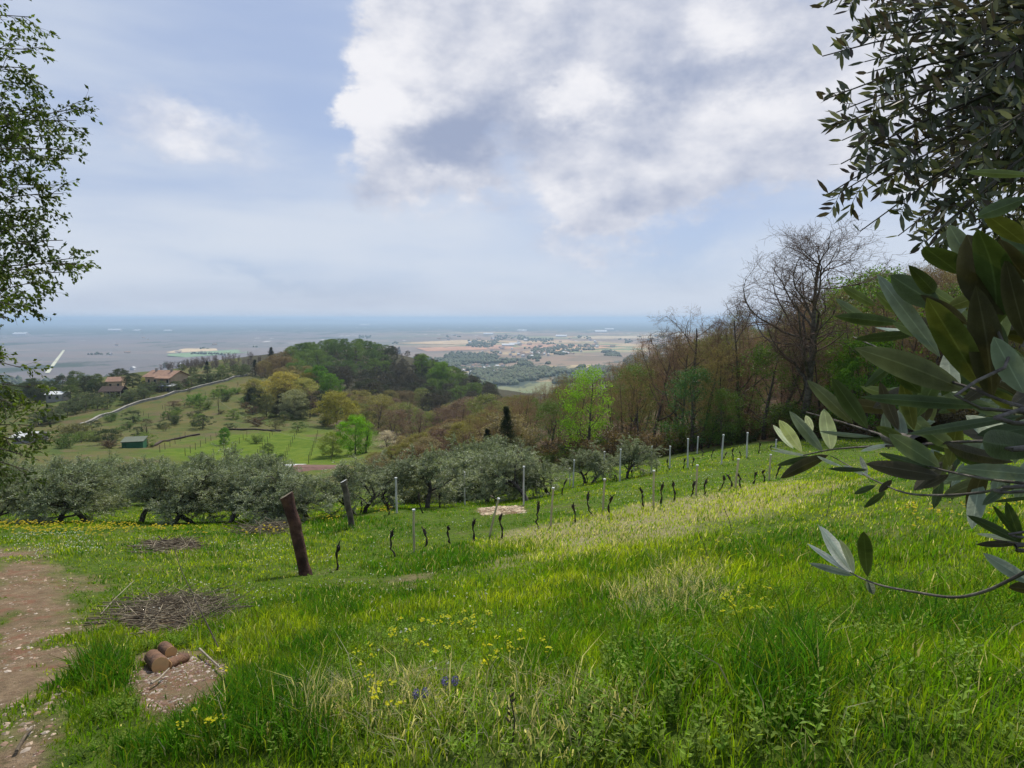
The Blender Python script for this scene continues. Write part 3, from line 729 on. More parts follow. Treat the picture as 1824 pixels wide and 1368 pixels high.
# undergrowth along the wood's foot
for i in range(90):
    px = random.uniform(840, 1900)
    dmin = float(np.interp(px, [835, 950, 1100, 1300, 1450, 1600, 2050], [60, 54, 48, 45.5, 43.5, 41, 35]))
    g = foot(px, dmin + random.uniform(-1, 7))
    c = random.choice([(0.045, 0.075, 0.02), (0.08, 0.12, 0.02), (0.14, 0.10, 0.055), (0.15, 0.12, 0.05), (0.10, 0.085, 0.04), (0.12, 0.16, 0.03)])
    w = 'dark green' if c[1] < 0.08 and c[0] < 0.05 else 'mid green' if c[1] > 0.1 else 'brownish'
    plant('shrub', g, random.uniform(1.2, 3.2), f'{w} undergrowth bush {zone_word(px)}', 'bush', f'{w} undergrowth bushes {zone_word(px)}', c, None, 1.3)

# ------------------------------------------------------------------ wooded hill and valley
def tree_at(kind, px, base_y, top_y, label, color, dmin=60, i=None, wide=1.0, cat='tree', group=None):
    g = hit(px, base_y, dmin); H = max(EYE + ray(px, top_y)[2] * g[1] - g[2], 1.0)
    return plant(kind, g, H, label, cat, group, color, i, wide)
tree_at('round', 505, 722, 660, 'tall pale yellow tree at the left end of the valley grove', (0.42, 0.36, 0.09), i=0, wide=1.3)
tree_at('round', 543, 724, 672, 'pale yellow-green tree beside the tall yellow tree', (0.36, 0.36, 0.13), i=1, wide=1.3)
tree_at('round', 525, 745, 692, 'whitish budding tree below the pale yellow trees', (0.30, 0.31, 0.19), i=2, wide=1.2)
tree_at('round', 568, 705, 648, 'bright green tree high behind the valley grove', (0.10, 0.22, 0.02), i=3)
tree_at('round', 590, 712, 664, 'second bright green tree, lower right of the high one', (0.11, 0.22, 0.02), i=0)
tree_at('round', 548, 705, 662, 'olive-green tree left of the high bright green tree', (0.22, 0.20, 0.05), i=1)
tree_at('round', 455, 735, 688, 'dark evergreen tree at the left edge of the grove', (0.03, 0.04, 0.02), i=2)
tree_at('round', 475, 742, 700, 'dull green bush-like tree below the dark evergreen', (0.13, 0.14, 0.06), i=3)
tree_at('cone', 500, 742, 700, 'blackish evergreen in front of the pale yellow trees', (0.02, 0.03, 0.015), i=0, wide=1.5)
tree_at('round', 600, 758, 695, 'golden olive-green tree in the middle of the valley grove', (0.29, 0.27, 0.05), i=1, wide=1.35)
tree_at('round', 628, 752, 712, 'golden-green tree right of the middle of the valley grove', (0.25, 0.24, 0.05), i=2)
tree_at('bare', 552, 745, 690, 'brownish bare tree between the yellow and golden trees', (0.16, 0.10, 0.08), i=0, wide=1.2)
tree_at('round', 633, 808, 736, 'vivid green tree at the corner of the small vineyard', (0.19, 0.38, 0.015), i=3, wide=1.0)
tree_at('thin', 652, 806, 752, 'green tree touching the vivid green tree on its right', (0.17, 0.30, 0.03), i=1, wide=1.5)
tree_at('round', 592, 812, 768, 'lime-green young tree left of the vivid green tree', (0.24, 0.30, 0.05), i=0, wide=1.2)
tree_at('round', 607, 768, 748, 'pinkish blossoming tree behind the vivid green tree', (0.42, 0.34, 0.31), i=1)
tree_at('thin', 690, 805, 766, 'white blossoming tree right of the vivid green tree', (0.55, 0.48, 0.40), i=1, wide=1.8)
tree_at('round', 718, 812, 775, 'pale cream blossoming bush near the white blossom', (0.34, 0.28, 0.17), i=2)
tree_at('round', 700, 828, 792, 'mustard-green bush in front of the blossoming trees', (0.24, 0.24, 0.06), i=3, wide=1.2)
tree_at('round', 478, 815, 788, 'grey-green ivy-trunked tree at the lower edge of the small vineyard', (0.14, 0.19, 0.07), i=0, wide=.9)
tree_at('shrub', 498, 822, 806, 'spreading dark pine-like bush by the low building', (0.05, 0.09, 0.03))
tree_at('round', 400, 792, 760, 'round bright green tree inside the small vineyard', (0.09, 0.22, 0.02), i=2, wide=.85)
tree_at('shrub', 350, 718, 698, 'vivid green bush on the slope below the long wall', (0.10, 0.24, 0.02), wide=1.4)
for j, (px, by, ty) in enumerate([(405,704,690),(420,700,688),(385,700,692)]): tree_at('shrub', px, by, ty, f'leafy green bush on the slope, {ORD[j]} of three by the vine rows', (0.12, 0.22, 0.03), wide=1.6)
for j, (px, by, ty) in enumerate([(262,772,745),(255,780,768),(145,788,768),(172,786,770),(300,748,738),(368,728,712),(338,700,690),(310,742,730),(415,745,730),(455,790,772)]):
    tree_at('shrub' if j % 2 else 'thin', px, by, ty, f'small orchard tree on the terraced slope, {ORD[j]} of ten', random.choice([(0.16, 0.22, 0.05), (0.13, 0.17, 0.05), (0.10, 0.09, 0.05)]), wide=1.5)
# trees along the spur, by the houses
HOUSE = [(215,683,655,'round',(0.06,0.08,0.035),'dark green tree between the two houses'),(265,688,668,'round',(0.36,0.34,0.07),'yellow-green tree in front of the main house'),
 (318,682,660,'round',(0.32,0.22,0.10),'orange-brown budding tree beside the main house'),(370,668,643,'cone',(0.03,0.05,0.03),'pointed dark fir on the ridge right of the house'),
 (185,700,680,'round',(0.05,0.06,0.035),'dark round tree left of the small roof'),(165,690,676,'round',(0.12,0.19,0.05),'mid green tree at the left end of the farm'),
 (210,668,658,'round',(0.10,0.11,0.06),'grey-green tree behind the small roof'),(237,690,664,'round',(0.05,0.07,0.03),'blackish evergreen left of the main house'),
 (395,665,650,'round',(0.15,0.20,0.06),'light green tree right of the pointed fir'),(345,668,654,'round',(0.09,0.11,0.05),'dull green tree left of the pointed fir'),
 (420,660,648,'round',(0.12,0.15,0.06),'green tree near the end of the ridge'),(325,660,648,'round',(0.13,0.15,0.07),'tree behind the main house roof'),
 (295,655,645,'round',(0.12,0.15,0.07),'leafy tree top above the main house roof'),(140,706,690,'round',(0.10,0.13,0.06),'hazy green tree below the farm'),(455,668,640,'cone',(0.03,0.045,0.025),'dark cypress where ridge meets wooded hill'),
 (484,650,618,'cone',(0.03,0.04,0.02),'dark pine poking above the left end of the wooded hill')]
for px, by, ty, kd, c, lb in HOUSE: tree_at(kd, px, by, ty, lb, c, 120, wide=1.35)
for j in range(80):
    px = random.uniform(60, 440); lo = np.interp(px, [60, 130, 440], [772, 740, 668]); g = hit(px, lo - random.uniform(-2, 16) , 110)
    plant('slope', g, random.uniform(3.0, 5.0), 'grey-green tree above the long wall', 'tree', 'small trees above the long pale wall', (0.11, 0.14, 0.07), None, 1.3)
for j in range(34):
    px = random.uniform(-60, 175); g = foot(px, random.uniform(240, 330))
    plant('round', g, random.uniform(5, 9), 'hazy green tree below the farm', 'tree', 'hazy trees below the farm at left', random.choice([(0.07,0.10,0.04),(0.11,0.15,0.05),(0.05,0.06,0.03)]), None, 1.2)
for j in range(75):
    px = random.uniform(290, 470); g = foot(px, random.uniform(385, 440))
    plant('sapling', g, random.uniform(4, 6.5), 'grey bare tree in the row along the far ridge', 'tree', 'grey bare trees along the far ridge', (0.13, 0.11, 0.10), None, 1.3)
# the hill itself
def hill_kind(px, py):
    if px > 520 and px < 690 and py < 645: return ('hill', random.choice([(0.10,0.17,0.04),(0.13,0.20,0.045),(0.085,0.14,0.04)]), 'green leafing tree on the hill summit')
    if px < 560 and py < 680: return ('hill', random.choice([(0.22,0.17,0.09),(0.19,0.14,0.09),(0.24,0.20,0.10)]), 'brown budding tree on the left shoulder of the hill')
    if px > 740 and py < 690 and random.random() < 0.5: return ('hill', (0.11,0.17,0.035), 'green tree on the right shoulder of the hill')
    if py > 690 and px < 760: return ('hill', random.choice([(0.19,0.17,0.075),(0.20,0.215,0.085),(0.17,0.13,0.085)]), 'olive-brown tree at the foot of the hill')
    return ('hill', random.choice([(0.055,0.052,0.04),(0.065,0.058,0.048),(0.05,0.06,0.035)]), "grey-brown tree on the hill's dark flank")
pts = []; tries = 0
while len(pts) < 250 and tries < 12000:
    tries += 1
    px = random.uniform(450, 885); d = random.uniform(255, 484); g = foot(px, d)
    py = proj(g)[0][1]
    sil = float(np.interp(px, [450, 475, 530, 600, 640, 700, 760, 800, 860, 885], [665, 645, 618, 608, 608, 622, 640, 655, 682, 692]))
    H = min(random.uniform(8, 12), EYE + ray(px, sil - 6)[2] * d - g[2])
    if H < 2.4 or any(math.hypot(g[0] - a[0], g[1] - a[1]) < 6.7 for a in pts): continue
    if px < 640 and py > 700 or px < 500 and py > 680: continue
    pts.append(g); kd, c, lb = hill_kind(px, proj(g + [0, 0, H])[0][1])
    if random.random() < 0.22: kd = 'sapling'
    plant(kd, g, H, lb, 'tree', lb.replace('tree', 'trees'), c, None, 1.15)
tree_at('round', 786, 690, 642, 'bright green round tree standing out on the right shoulder of the hill', (0.15, 0.26, 0.03), 200, 1, 1.1)
tree_at('round', 752, 668, 628, 'smaller fresh green tree on the skyline of the hill', (0.14, 0.22, 0.04), 200, 2)
for j, (px, py_) in enumerate([(700, 614), (711, 616)]): tree_at('cone', px, py_ + 12, py_ + 1, f'small dark pine on the hill skyline, {"left" if j == 0 else "right"} one of the pair', (0.025, 0.035, 0.02), 200, None, 1.4)
# valley between hill and wood
pts = []; tries = 0
while len(pts) < 95 and tries < 8000:
    tries += 1
    px = random.uniform(590, 935); d = random.uniform(125, 290); g = foot(px, d); py = proj(g)[0][1]
    if py > 815 or (px < 690 and py > 766) or (px < 640 and d < 210) or any(math.hypot(g[0] - a[0], g[1] - a[1]) < 5.5 for a in pts): continue
    lim = float(np.interp(px, [590, 660, 760, 850, 935], [700, 690, 735, 700, 690]))
    H = min(random.uniform(6, 11), EYE + ray(px, lim)[2] * d - g[2])
    if H < 3: continue
    pts.append(g); c, w = random.choice([((0.23,0.18,0.10),'brown'),((0.26,0.24,0.09),'olive-brown'),((0.19,0.22,0.08),'dull green'),((0.19,0.135,0.11),'reddish')])
    kd = 'sapling' if random.random() < 0.4 else 'hill'
    plant(kd, g, H, f'{w} tree between hill and wood', 'tree', f'{w} trees between hill and wood', c, None, 1.25)

pts = []; tries = 0
while len(pts) < 62 and tries < 6000:
    tries += 1
    px = random.uniform(665, 905); d = random.uniform(58, 125); g = foot(px, d)
    if any(math.hypot(g[0] - a[0], g[1] - a[1]) < 3.6 for a in pts): continue
    lim = float(np.interp(px, [665, 720, 780, 830, 905], [800, 782, 752, 735, 715])) + random.uniform(0, 22)
    H = min(random.uniform(4, 9), EYE + ray(px, lim)[2] * d - g[2])
    if H < 2: continue
    pts.append(g); c, w = random.choice([((0.21,0.15,0.09),'brown'),((0.24,0.22,0.07),'mustard'),((0.20,0.20,0.08),'olive'),((0.17,0.11,0.09),'reddish'),((0.26,0.22,0.13),'straw-coloured')])
    plant('sapling' if random.random() < .5 else 'round', g, H, f'{w} scrubby tree behind the right end of the olive grove', 'tree', f'{w} scrubby trees behind the olive grove', c, None, 1.35)

pts = []; tries = 0
while len(pts) < 58 and tries < 3000:
    tries += 1
    px = random.uniform(110, 620); py = random.uniform(700, 800)
    if py < np.interp(px, [110, 445], [772, 690]) or (285 < px < 620 and py > 768): continue
    g = hit(px, py, 80)
    if any(math.hypot(g[0] - a[0], g[1] - a[1]) < 7 for a in pts): continue
    pts.append(g); c, w = random.choice([((0.10,0.16,0.04),'green'),((0.15,0.15,0.06),'olive'),((0.13,0.09,0.06),'brown'),((0.05,0.075,0.03),'dark green'),((0.17,0.24,0.05),'light green')])
    plant(random.choice(['shrub', 'slope', 'slope']), g, random.uniform(1.5, 4.2), f'{w} bush or small tree scattered on the far slope', 'bush', f'{w} bushes scattered on the far slope', c, None, 1.5)
for j in range(30):
    px = random.uniform(700, 905); d = float(np.interp(px, [700, 905], [31, 33])) + random.uniform(0, 12)
    g = foot(px, d)
    plant('shrub', g, random.uniform(1.0, 2.2), 'grey-green sapling between the olive trees', 'bush', 'saplings between the olive trees', (0.16,0.18,0.10), None, 1.3)

for j in range(26):
    px = random.uniform(438, 660); py = np.interp(px, [438, 520, 600, 660], [735, 742, 755, 775]) - random.uniform(0, 34)
    c, w = random.choice([((0.19,0.18,0.08),'olive'),((0.10,0.12,0.05),'dull green'),((0.30,0.28,0.08),'mustard'),((0.17,0.12,0.08),'brown'),((0.04,0.055,0.025),'dark')])
    plant('round' if j % 3 else 'bare', hit(px, py, 120), random.uniform(5, 9), f'{w} tree in the mixed grove above the small vineyard', 'tree', f'{w} trees in the mixed grove', c, None, 1.15)

# ------------------------------------------------------------------ farm buildings
WALLM = mat('house plaster', (0.50, 0.37, 0.24), 0.9, 0.12, 0.8); ROOFM = mat('terracotta tiles', (0.36, 0.22, 0.15), 0.9, 0.25, 1.5, (0.27, 0.17, 0.12), bump=0.4)
DARKM = mat('dark opening', (0.03, 0.028, 0.026), 0.6, 0); PALEM = mat('pale sheet', (0.62, 0.63, 0.62), 0.7, 0.08, 1.0)
STONEM = mat('pale stone', (0.36, 0.34, 0.30), 0.95, 0.25, 1.2, (0.24, 0.23, 0.21)); TIMBER = mat('dark timber', (0.07, 0.05, 0.04), 0.9, 0.2, 2)
GREENM = mat('green painted sheet', (0.035, 0.14, 0.07), 0.6, 0.15, 2); GREYROOF = mat('grey green roof sheet', (0.13, 0.15, 0.11), 0.8, 0.15, 2)
def gable(mb, x0, x1, y0, y1, z0, h, ov=0.5, mi=0, th=0.22):
    """ridge along x"""
    ym = (y0 + y1) / 2; a = (y0 - ov, z0 - ov * h / (ym - y0)); 
    for sg, ye in ((-1, y0 - ov), (1, y1 + ov)):
        ze = z0 - ov * h / (ym - y0)
        v = [(x0-ov, ye, ze), (x1+ov, ye, ze), (x1+ov, ym, z0+h), (x0-ov, ym, z0+h)]
        v += [(p[0], p[1], p[2] + th) for p in v]
        mb.add(v, [(0,1,2,3),(7,6,5,4),(0,4,5,1),(1,5,6,2),(2,6,7,3),(3,7,4,0)], mi, smooth=False)
def window(parent, x, y, z, w, h, mat_=None, face=-1):
    m = MB(); box(m, x - w/2, x + w/2, y + face * 0.05, y + 0.02, z, z + h); o = m.obj('window', mat_ or DARKM, parent)
    s = MB(); box(s, x - w/2 - 0.1, x + w/2 + 0.1, y + face * 0.16, y, z - 0.12, z); s.obj('sill', STONEM, o)
def main_house():
    g = hit(282, 694, 150); d = g[1]; u = d / F            # metres per photo pixel there
    root = empty('farmhouse', g - [0, 0, 0.6], radians(-14), 'two-storey tan farmhouse with terracotta roof on the ridge', 'house')
    W = 54 * u; D = 10.0; H = 26 * u
    m = MB(); box(m, -W/2, W/2, 0, D, -3, H)
    ym = D/2; m.add([(-W/2,0,H),(-W/2,D,H),(-W/2,ym,H+2.0),(W/2,0,H),(W/2,D,H),(W/2,ym,H+2.0)], [(0,1,2),(3,5,4)], 0, smooth=False)
    m.obj('wall', WALLM, root)
    r = MB(); gable(r, -W/2, W/2, 0, D, H, 2.1, 0.9); ro = r.obj('roof', ROOFM, root)
    for x in (-W*0.33, W*0.28):
        c = MB(); box(c, x-.35, x+.35, ym-1.3, ym-.6, H+0.8, H+3.0); box(c, x-.45, x+.45, ym-1.4, ym-.5, H+3.0, H+3.2); c.obj('chimney', STONEM, ro)
    for x in (-W*.36, -W*.12, W*.15, W*.38):
        window(root, x, 0, H*0.58, 1.0, 1.3)
        window(root, x, 0, H*0.12, 1.1, 1.5)
    b = MB(); box(b, W*.05, W/2+1.2, -2.2, -0.02, H*.48, H*.48+.2); b.obj('balcony', STONEM, root)
    for x in (W*.08, W*.3, W/2+1.0):
        c = MB(); box(c, x-.16, x+.16, -2.15, -1.85, -3, H*.48); box(c, x-.12, x+.12, -2.1, -1.9, H*.48+.2, H*.95); c.obj('pillar', STONEM, root)
    c = MB(); v = [(W*.02,-2.5,H*.9),(W/2+1.5,-2.5,H*.9),(W/2+1.5,-.02,H*1.02),(W*.02,-.02,H*1.02)]; v += [(p[0],p[1],p[2]+.18) for p in v]
    c.add(v, [(3,2,1,0),(4,5,6,7),(0,1,5,4),(1,2,6,5),(2,3,7,6),(3,0,4,7)], 0, smooth=False); c.obj('porch_roof', ROOFM, root)
main_house()
def small_house(px, by, ty, wpx, label, wallm, roofm, rz, D=7, cat='house', name='outbuilding', dmin=100, open_=False, rh=1.6, d=None, Hmin=1.6, sink=0.0):
    g = hit(px, by, dmin) if d is None else foot(px, d)
    u = g[1] / F; W = wpx * u; H = EYE + ray(px, ty)[2] * g[1] - g[2] - rh
    H = max(H, Hmin)
    root = empty(name, g - [0, 0, sink], radians(rz), label, cat)
    m = MB()
    if open_:
        box(m, -W/2, W/2, D-.3, D, -1.5, H)
    else:
        box(m, -W/2, W/2, 0, D, -1.5, H)
        m.add([(-W/2,0,H),(-W/2,D,H),(-W/2,D/2,H+rh),(W/2,0,H),(W/2,D,H),(W/2,D/2,H+rh)], [(0,1,2),(3,5,4)], 0, smooth=False)
    m.obj('wall', wallm, root)
    r = MB(); gable(r, -W/2, W/2, 0, D, H, rh, 0.4, th=.15); r.obj('roof', roofm, root)
    if open_:
        for k in range(5):
            c = MB(); x = -W/2 + W * k / 4; box(c, x-.12, x+.12, 0, .24, -1.5, H); c.obj('pillar', STONEM, root)
    else:
        n = max(2, int(W / 4))
        for k in range(n): window(root, -W/2 + W * (k + .5) / n, 0, H * .4, .9, min(1.1, H * .45))
small_house(204, 694, 673, 24, 'small outbuilding with pinkish tiled roof left of the farmhouse', WALLM, ROOFM, 18)
small_house(196, 708, 690, 34, 'dark open-fronted barn with pillars below the small outbuilding', TIMBER, TIMBER, 10, open_=True, cat='barn', name='open_barn')
small_house(296, 697, 685, 28, 'low open shelter with a whitish roof in front of the farmhouse', STONEM, PALEM, -8, 5, 'shelter', 'shelter', open_=True, rh=.6)
small_house(96, 716, 699, 26, 'low shed with pale flat-looking roof in the trees at left', STONEM, PALEM, 5, 6, 'shed', 'shed', rh=.8)
small_house(38, 790, 779, 34, 'whitish low roof seen through the leaves at the left edge', STONEM, PALEM, 0, 6, 'shed', 'shed', 80, rh=.8)
small_house(548, 846, 826, 96, 'long low building with brick-red roof just behind the olive grove', WALLM, mat('brick red roof', (0.15,0.085,0.065), .9, .3, 2), -3, 5, 'building', 'long_building', d=80, rh=.35, Hmin=.6, sink=1.2)
small_house(490, 838, 823, 66, 'low wall-like building with whitish roof edge behind the olive grove', STONEM, PALEM, 2, 3, 'building', 'low_building', d=86, rh=.3, Hmin=.5, sink=.9)
def green_shed():
    g = hit(236, 798, 90); u = g[1] / F; W = 34 * u; D = 3.0; H = 11 * u
    root = empty('garden_shed', g, radians(16), 'dark green metal garden shed alone on the grassy slope', 'shed')
    m = MB(); box(m, -W/2, W/2, 0, D, -.5, H)
    for k in range(18):
        x = -W/2 + W * (k + .5) / 18; box(m, x-.04, x+.04, -.04, 0, 0, H)
    m.obj('wall', GREENM, root)
    r = MB(); v = [(-W/2-.2,-.25,H+.02),(W/2+.2,-.25,H+.02),(W/2+.2,D+.2,H+.55),(-W/2-.2,D+.2,H+.55)]; v += [(p[0],p[1],p[2]+.1) for p in v]
    r.add(v, [(3,2,1,0),(4,5,6,7),(0,1,5,4),(1,2,6,5),(2,3,7,6),(3,0,4,7)], 0, smooth=False); r.obj('roof', GREYROOF, root)
    dr = MB(); box(dr, -W*.42, -W*.28, -.08, -.045, 0, H*.85); dr.obj('door', mat('darker green door', (0.02,0.09,0.045), .6, .1), root)
green_shed()
def strip_wall(pts, label, h=1.1, th=0.5, name='stone_wall', m=STONEM, dmin=100, cap=None):
    P3 = [hit(a, b, dmin) for a, b in pts]; P3 = np.array(P3)
    q = []
    for i in range(len(P3) - 1):
        n = max(2, int(np.linalg.norm(P3[i+1] - P3[i]) / 3))
        for k in range(n): q.append(P3[i] + (P3[i+1] - P3[i]) * k / n)
    q = np.array(q); q[:, 2] = height(q[:, 0], q[:, 1])
    root = empty(name, q[0], 0, label, 'wall'); q = q - q[0]
    t = nrm(np.gradient(q[:, :2], axis=0)); nr = np.stack([-t[:, 1], t[:, 0]], 1) * th / 2
    def strip(z0, z1, e):
        N = nr * e; V = np.concatenate([np.column_stack([q[:, :2] + N, q[:, 2] + z0]), np.column_stack([q[:, :2] - N, q[:, 2] + z0]), np.column_stack([q[:, :2] - N, q[:, 2] + z1]), np.column_stack([q[:, :2] + N, q[:, 2] + z1])])
        n = len(q); k = np.arange(n - 1); f = []
        for s_ in range(4): a = s_ * n; b = ((s_ + 1) % 4) * n; f.append(np.stack([a + k, a + k + 1, b + k + 1, b + k], 1))
        mb = MB(); mb.add(V, np.concatenate(f), smooth=False); return mb
    strip(-.6, h, 1).obj('masonry', m, root)
    strip(h + .003, h + .18, 1.6).obj('coping', PALEM if cap is None else cap, root)
strip_wall([(130,764),(180,743),(240,721),(300,705),(350,692),(400,680),(445,667)], 'long pale wall running up the ridge below the farm', .75, .5, cap=STONEM)
strip_wall([(270,796),(300,786),(340,777),(370,772)], 'low dark terrace wall right of the green shed', .22, .4, 'terrace_wall', TIMBER, 80, TIMBER)
strip_wall([(395,765),(430,766),(480,768),(520,766)], 'low brown terrace wall above the small vineyard', .22, .4, 'terrace_wall', TIMBER, 80, TIMBER)

# small vineyards in the valley: their stakes
STAKEM = mat('weathered stake', (0.50, 0.44, 0.28), 0.9, 0.25, 4, (0.36, 0.31, 0.20)); CONCM = mat('concrete post', (0.62, 0.60, 0.57), 0.9, 0.2, 6, (0.46, 0.44, 0.42), bump=.3)
def simple_stake(name, m, h=1.6, r=0.045, n=5, capm=None):
    mb = MB(); tubes(mb, np.array([[[0,0,-.4],[0.0,0,h*.5],[0.01,0,h]]]), np.array([[r, r, r*.9]]), n, cap=True)
    if capm:
        tubes(mb, np.array([[[0.01,0,h+.001],[0.01,0,h+.04]]]), np.array([[r*1.3, r*1.3]]), n, 1, cap=True)
    return mb.obj(name, [m] + ([capm] if capm else []))
vs = simple_stake('vineyard_stake', TIMBER, 1.5, 0.05)
for r_, (x0, y0, x1, y1, n) in enumerate([(285,806,330,780,6),(330,812,385,780,7),(400,815,440,778,7),(455,820,485,775,8),(505,824,528,775,8),(550,826,566,776,8),(590,822,600,778,6)]):
    for k in range(n):
        t = k / (n - 1); g = hit(x0 + (x1-x0)*t, y0 + (y1-y0)*t, 70)
        place(vs, g, 0, 1.0, None, 'thin dark stake in the bright green vineyard', 'stake', 'stakes of the small bright green vineyard')
for k in range(34):
    t = random.random(); r_ = k % 4
    px = 160 + 280 * t; py = 764 - 88 * t + 6 + r_ * 8
    place(vs, hit(px, py, 90), 0, 1.1, None, 'thin stake on the slope below the long pale wall', 'stake', 'stakes on the slope below the long wall')
for k in range(9):
    place(vs, hit(432 + k * 6, 671 - (k % 3) * 3, 150), 0, 1.6, None, 'pale stake at the top of the slope beside the cypress', 'stake', 'pale stakes at the top of the slope')

# cable over the valley
def cable():
    a = foot(388, 205); b = foot(704, 112)
    za = EYE + ray(388, 712)[2] * 205; zb = EYE + ray(704, 786)[2] * 112
    for g, z, lb in ((a, za, 'wooden pole carrying the upper end of the valley cable'), (b, zb, 'wooden pole carrying the lower end of the valley cable')):
        mb = MB(); h = max(z - g[2], 1.5); tubes(mb, np.array([[[0,0,-.5],[0,0,h/2],[0,0,h + .3]]]), np.array([[.12,.1,.08]]), 6, cap=True)
        o = mb.obj('cable_pole', TIMBER, label=lb, cat='pole'); o.location = g
    A = np.array([a[0], a[1], max(za, a[2] + 1.5)]); B = np.array([b[0], b[1], max(zb, b[2] + 1.5)])
    t = np.linspace(0, 1, 30)[:, None]; p = A * (1 - t) + B * t; p[:, 2:] -= 4 * 5.0 * t * (1 - t)
    mb = MB(); tubes(mb, p[None], np.full((1, 30), .028), 4); mb.obj('cable', mat('cable', (0.4, 0.38, 0.25), .7, 0), label='thin pale cable sagging across the valley in front of the grove', cat='cable')
cable()

# ------------------------------------------------------------------ things on the plain
def plain_at(px, py):
    r = ray(px, py); d = (PLAIN - EYE) / r[2]; x, y = r[0] * d, d
    return np.array([x, y, ground(x, y)])
def plain_house(name, w, d_, h, seed, wm, rm):
    mb = MB(); box(mb, -w/2, w/2, -d_/2, d_/2, -2, h); mb.add([(-w/2,-d_/2,h),(-w/2,d_/2,h),(-w/2,0,h+d_*.25),(w/2,-d_/2,h),(w/2,d_/2,h),(w/2,0,h+d_*.25)], [(0,1,2),(3,5,4)], 0, smooth=False)
    gable(mb, -w/2, w/2, -d_/2, d_/2, h, d_*.25, .5, 1); return mb.obj(name, [wm, rm])
WHITEW = mat('white plaster', (0.52, 0.50, 0.47), .9, .1, .2); CREAMW = mat('cream plaster', (0.6, 0.5, 0.38), .9, .1, .2)
ph = [plain_house('village_house', 16, 11, 7, 1, WHITEW, ROOFM), plain_house('village_house', 20, 12, 6, 2, CREAMW, ROOFM), plain_house('village_house', 13, 11, 8, 3, WHITEW, PALEM)]
wh = plain_house('warehouse', 90, 40, 8, 4, WHITEW, PALEM)
PHC = [('clustered village', 850, 1035, 622, 642, 60, .95), ('hamlet behind the wooded hill', 820, 905, 650, 672, 34, .8), ('farms in the tan fields', 780, 1100, 603, 622, 26, 1.6), ('farms on the western plain', 120, 440, 600, 660, 12, 1.0)]
for w, x0, x1, y0, y1, n, s in PHC:
    for k in range(n):
        px = random.uniform(x0, x1); py = random.uniform(y0, y1)
        if w.startswith('clustered'): px = float(np.clip(random.gauss(945, 45), x0, x1)); py = float(np.clip(random.gauss(632, 4.5), y0, y1))
        place(ph[k % 3], plain_at(px, py), random.uniform(0, 3.1), s * random.uniform(.8, 1.3), None, f'tiny pale house of the {w}', 'house', f'tiny houses of the {w}')
for k, (px, py, s) in enumerate([(38,597,1.6),(205,590,1.8),(245,590,1.3),(300,590,1.3),(650,580,2.6),(905,617,.9),(1070,592,1.7),(1000,600,1.2),(930,590,1.4),(870,596,1.2),(915,614,.7),(1085,588,1.5)]):
    place(wh, plain_at(px, py), random.uniform(-.2, .2), s, None, f'white industrial hall far out on the plain', 'warehouse', 'white halls on the plain')
def field(name, pts, m, label=None, lift=1.5):
    P3 = np.array([plain_at(a, b) for a, b in pts]); P3[:, 2] = PLAIN + lift
    mb = MB(); mb.add(P3, [list(range(len(P3)))], smooth=False); mb.obj(name, m, kind='structure')
field('field', [(295,628),(330,621),(385,621),(388,625),(305,629)], mat('straw field', (0.55,0.42,0.25), .9, .15, .01))
field('field', [(300,631),(420,623),(445,628),(330,637),(298,634)], mat('pale green field', (0.17,0.27,0.13), .9, .15, .01))
field('road', [(80,665),(112,624),(116,624),(88,665)], mat('pale road', (0.52,0.52,0.38), .9, .1, .01))
field('field', [(740,620),(960,612),(1110,616),(900,622),(760,626)], mat('rust field', (0.40,0.21,0.12), .9, .25, .01))
field('field', [(700,612),(820,606),(930,608),(800,614)], mat('wheat field', (0.46,0.33,0.18), .9, .25, .01), lift=2.5)
field('field', [(880,608),(1010,606),(1040,611),(920,612)], mat('ochre field', (0.43,0.29,0.15), .9, .25, .01), lift=2.0)
field('field', [(1020,600),(1150,598),(1180,603),(1040,604)], mat('tan field', (0.44,0.34,0.20), .9, .25, .01), lift=2.0)
field('field', [(960,622),(1060,617),(1090,620),(1000,627)], mat('orange field', (0.48,0.29,0.14), .9, .2, .01), lift=3.0)
